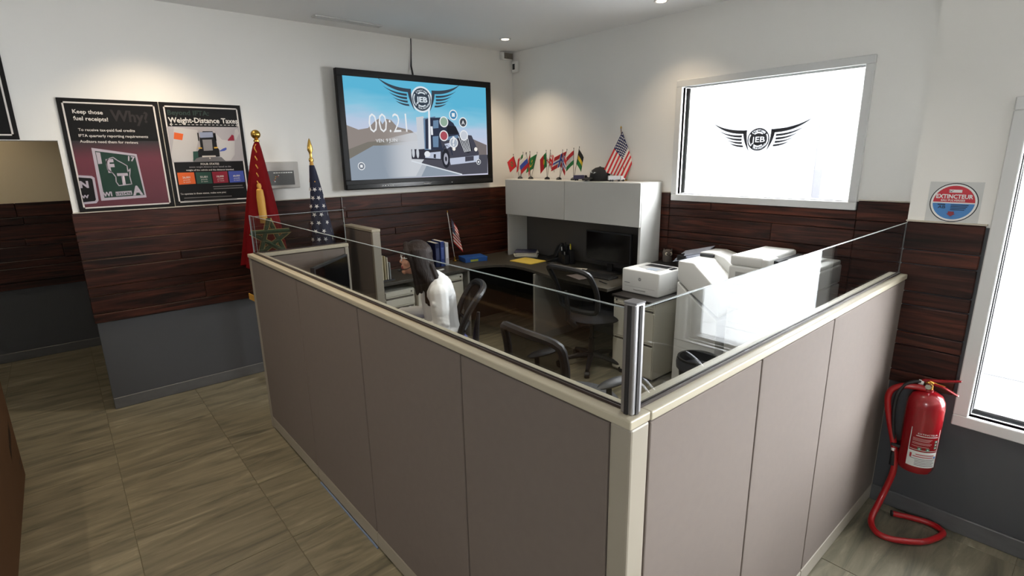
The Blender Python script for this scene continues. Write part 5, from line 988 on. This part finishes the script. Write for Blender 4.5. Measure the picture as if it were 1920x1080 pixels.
for s in (-1, 1):
    e_ = MB().ell(HC + Vector((s * .031, .068, .014)), (.014, .009, .008), 14, 8).build('eye', mat('eye_white', (226, 222, 216), .2), pe, smooth=True); MB().ell(HC + Vector((s * .031, .0755, .014)), (.006, .003, .006), 10, 6).build('iris', mat('iris_brown', (48, 30, 22), .2), e_, smooth=True)
j = MB()
j.cap((0, .02, .62), .118, (0, .035, .72), .118).cap((0, .035, .70), .118, (0, .055, .92), .125).ell((0, .055, .97), (.182, .112, .118)).cap((-.14, .06, 1.0), .066, (.14, .06, 1.0), .066).cap((0, .05, 1.03), .07, (0, .075, 1.06), .06).ell((0, .015, .66), (.15, .108, .06))
for s in (-1, 1):
    sh, el, wr_ = Vector((s * .175, .065, .985)), Vector((s * .225, .055, .735)), Vector((s * .155, .31, .775))
    j.cap(sh, .068, (sh + el) / 2 + Vector((s * .006, 0, 0)), .062).cap((sh + el) / 2, .062, el, .056).cap(el, .056, wr_, .036)
    for k, t in enumerate((.35, .5, .62, .74, .86)):           # gathered folds on the sleeve
        c = sh.lerp(el, t); j.cap(c + Vector((-s * .0 + s * .035, .035 - .01 * k, .025)), .024, c + Vector((s * .03, -.03, -.015 + .006 * k)), .024)
        c2 = el.lerp(wr_, .12 + .16 * k); j.cap(c2 + Vector((s * .022, 0, .022)), .02, c2 + Vector((s * .022, .02, -.02)), .02)
for k in range(0): j.cap((-.11, -.005, .70 + .07 * k), .03, (-.02, -.05 + .012 * k, .66 + .08 * k), .02)
remeshed(j, 'jacket', [wj], pe, .007, 3)
s_ = MB().ell((0, -.02, .56), (.175, .135, .085)).cap((-.09, .0, .56), .098, (-.1, .34, .545), .078).cap((.09, .0, .56), .098, (.1, .34, .545), .078).cap((0, .0, .545), .08, (0, .32, .545), .06)
remeshed(s_, 'skirt', [sk], pe, .008, 3)
h = MB()
h.ell(HC + Vector((0, -.02, .032)), (.088, .105, .102)).ell(HC + Vector((0, -.055, -.05)), (.088, .075, .12))
rs = random.Random(5)
for k in range(26):
    a = math.pi * (1.0 + (k + .5) / 26) ; a += rs.uniform(-.04, .04)      # from her left side round the back to her right side
    x, y = math.cos(a), math.sin(a)
    front = 1 - abs(y)
    p0 = HC + Vector((x * .07, y * .075 - .01 + .02 * front, .06)); p1 = HC + Vector((x * .092, y * .09 - .012, -.06)); Lw = rs.uniform(.24, .30) - .05 * front
    p2 = HC + Vector((x * .1, y * .1 - .035 - .03 * front, -.15)); p3 = HC + Vector((x * .1, y * .115 - .05, -.06 - Lw))
    h.cap(p0, .03, p1, .026).cap(p1, .026, p2, .022).cap(p2, .022, p3, .012)
for s in (-1, 1):                                                  # locks falling in front of the shoulders
    for k in range(5): h.cap(HC + Vector((s * .075, .03 - .018 * k, .03)), .018, HC + Vector((s * .088, .012 - .02 * k, -.09)), .017).cap(HC + Vector((s * .088, .012 - .02 * k, -.09)), .017, HC + Vector((s * .098, .0 - .026 * k, -.235 + .01 * k)), .010)
    h.cap(HC + Vector((0, .055, .105)), .02, HC + Vector((s * .06, .055, .06)), .018).cap(HC + Vector((s * .06, .055, .06)), .018, HC + Vector((s * .082, .03, -.0)), .016)
for k in range(7): h.cap(HC + Vector((-.06 + .02 * k, -.10, -.04)), .024, HC + Vector((-.075 + .025 * k, -.135 - .01 * (k % 2), -.16)), .022).cap(HC + Vector((-.075 + .025 * k, -.135 - .01 * (k % 2), -.16)), .022, HC + Vector((-.085 + .028 * k, -.175 - .02 * (k % 3), -.25 + .02 * (k % 2))), .007)
remeshed(h, 'hair', [hr], pe, .005, 1)
g = MB()
for s in (-1, 1):
    c = HC + Vector((s * .033, .095, .012)); g.tube([c + Vector((.025 * math.cos(t), -.006 * abs(math.cos(t)), .019 * math.sin(t))) for t in [2 * math.pi * i / 18 for i in range(18)]], .0022, 6, closed=True)
    g.tube([c + Vector((s * .025, -.006, .006)), HC + Vector((s * .08, .05, .018)), HC + Vector((s * .086, -.02, .012))], .0024, 6)
g.tube([HC + Vector((-.009, .097, .016)), HC + Vector((.009, .097, .016))], .002, 6)
gl = g.build('glasses', mat('clear_frame', (206, 206, 206), .2), pe, smooth=True)
hs = MB().tube(sm([HC + Vector((-.09, .0, -.01)), HC + Vector((-.085, .05, -.05)), HC + Vector((-.05, .105, -.068))], 5), .0028, 6).ell(HC + Vector((-.046, .11, -.068)), (.008, .012, .008)).tube([HC + Vector((-.098, -.01, 0)), HC + Vector((-.088, -.01, 0))], .026, 14).build('headset', cblk, pe, smooth=True)
for s in (-1, 1): MB().ell((s * .1, .47, .042), (.042, .11, .038), 16, 10).build('shoe', shm, pe, smooth=True)
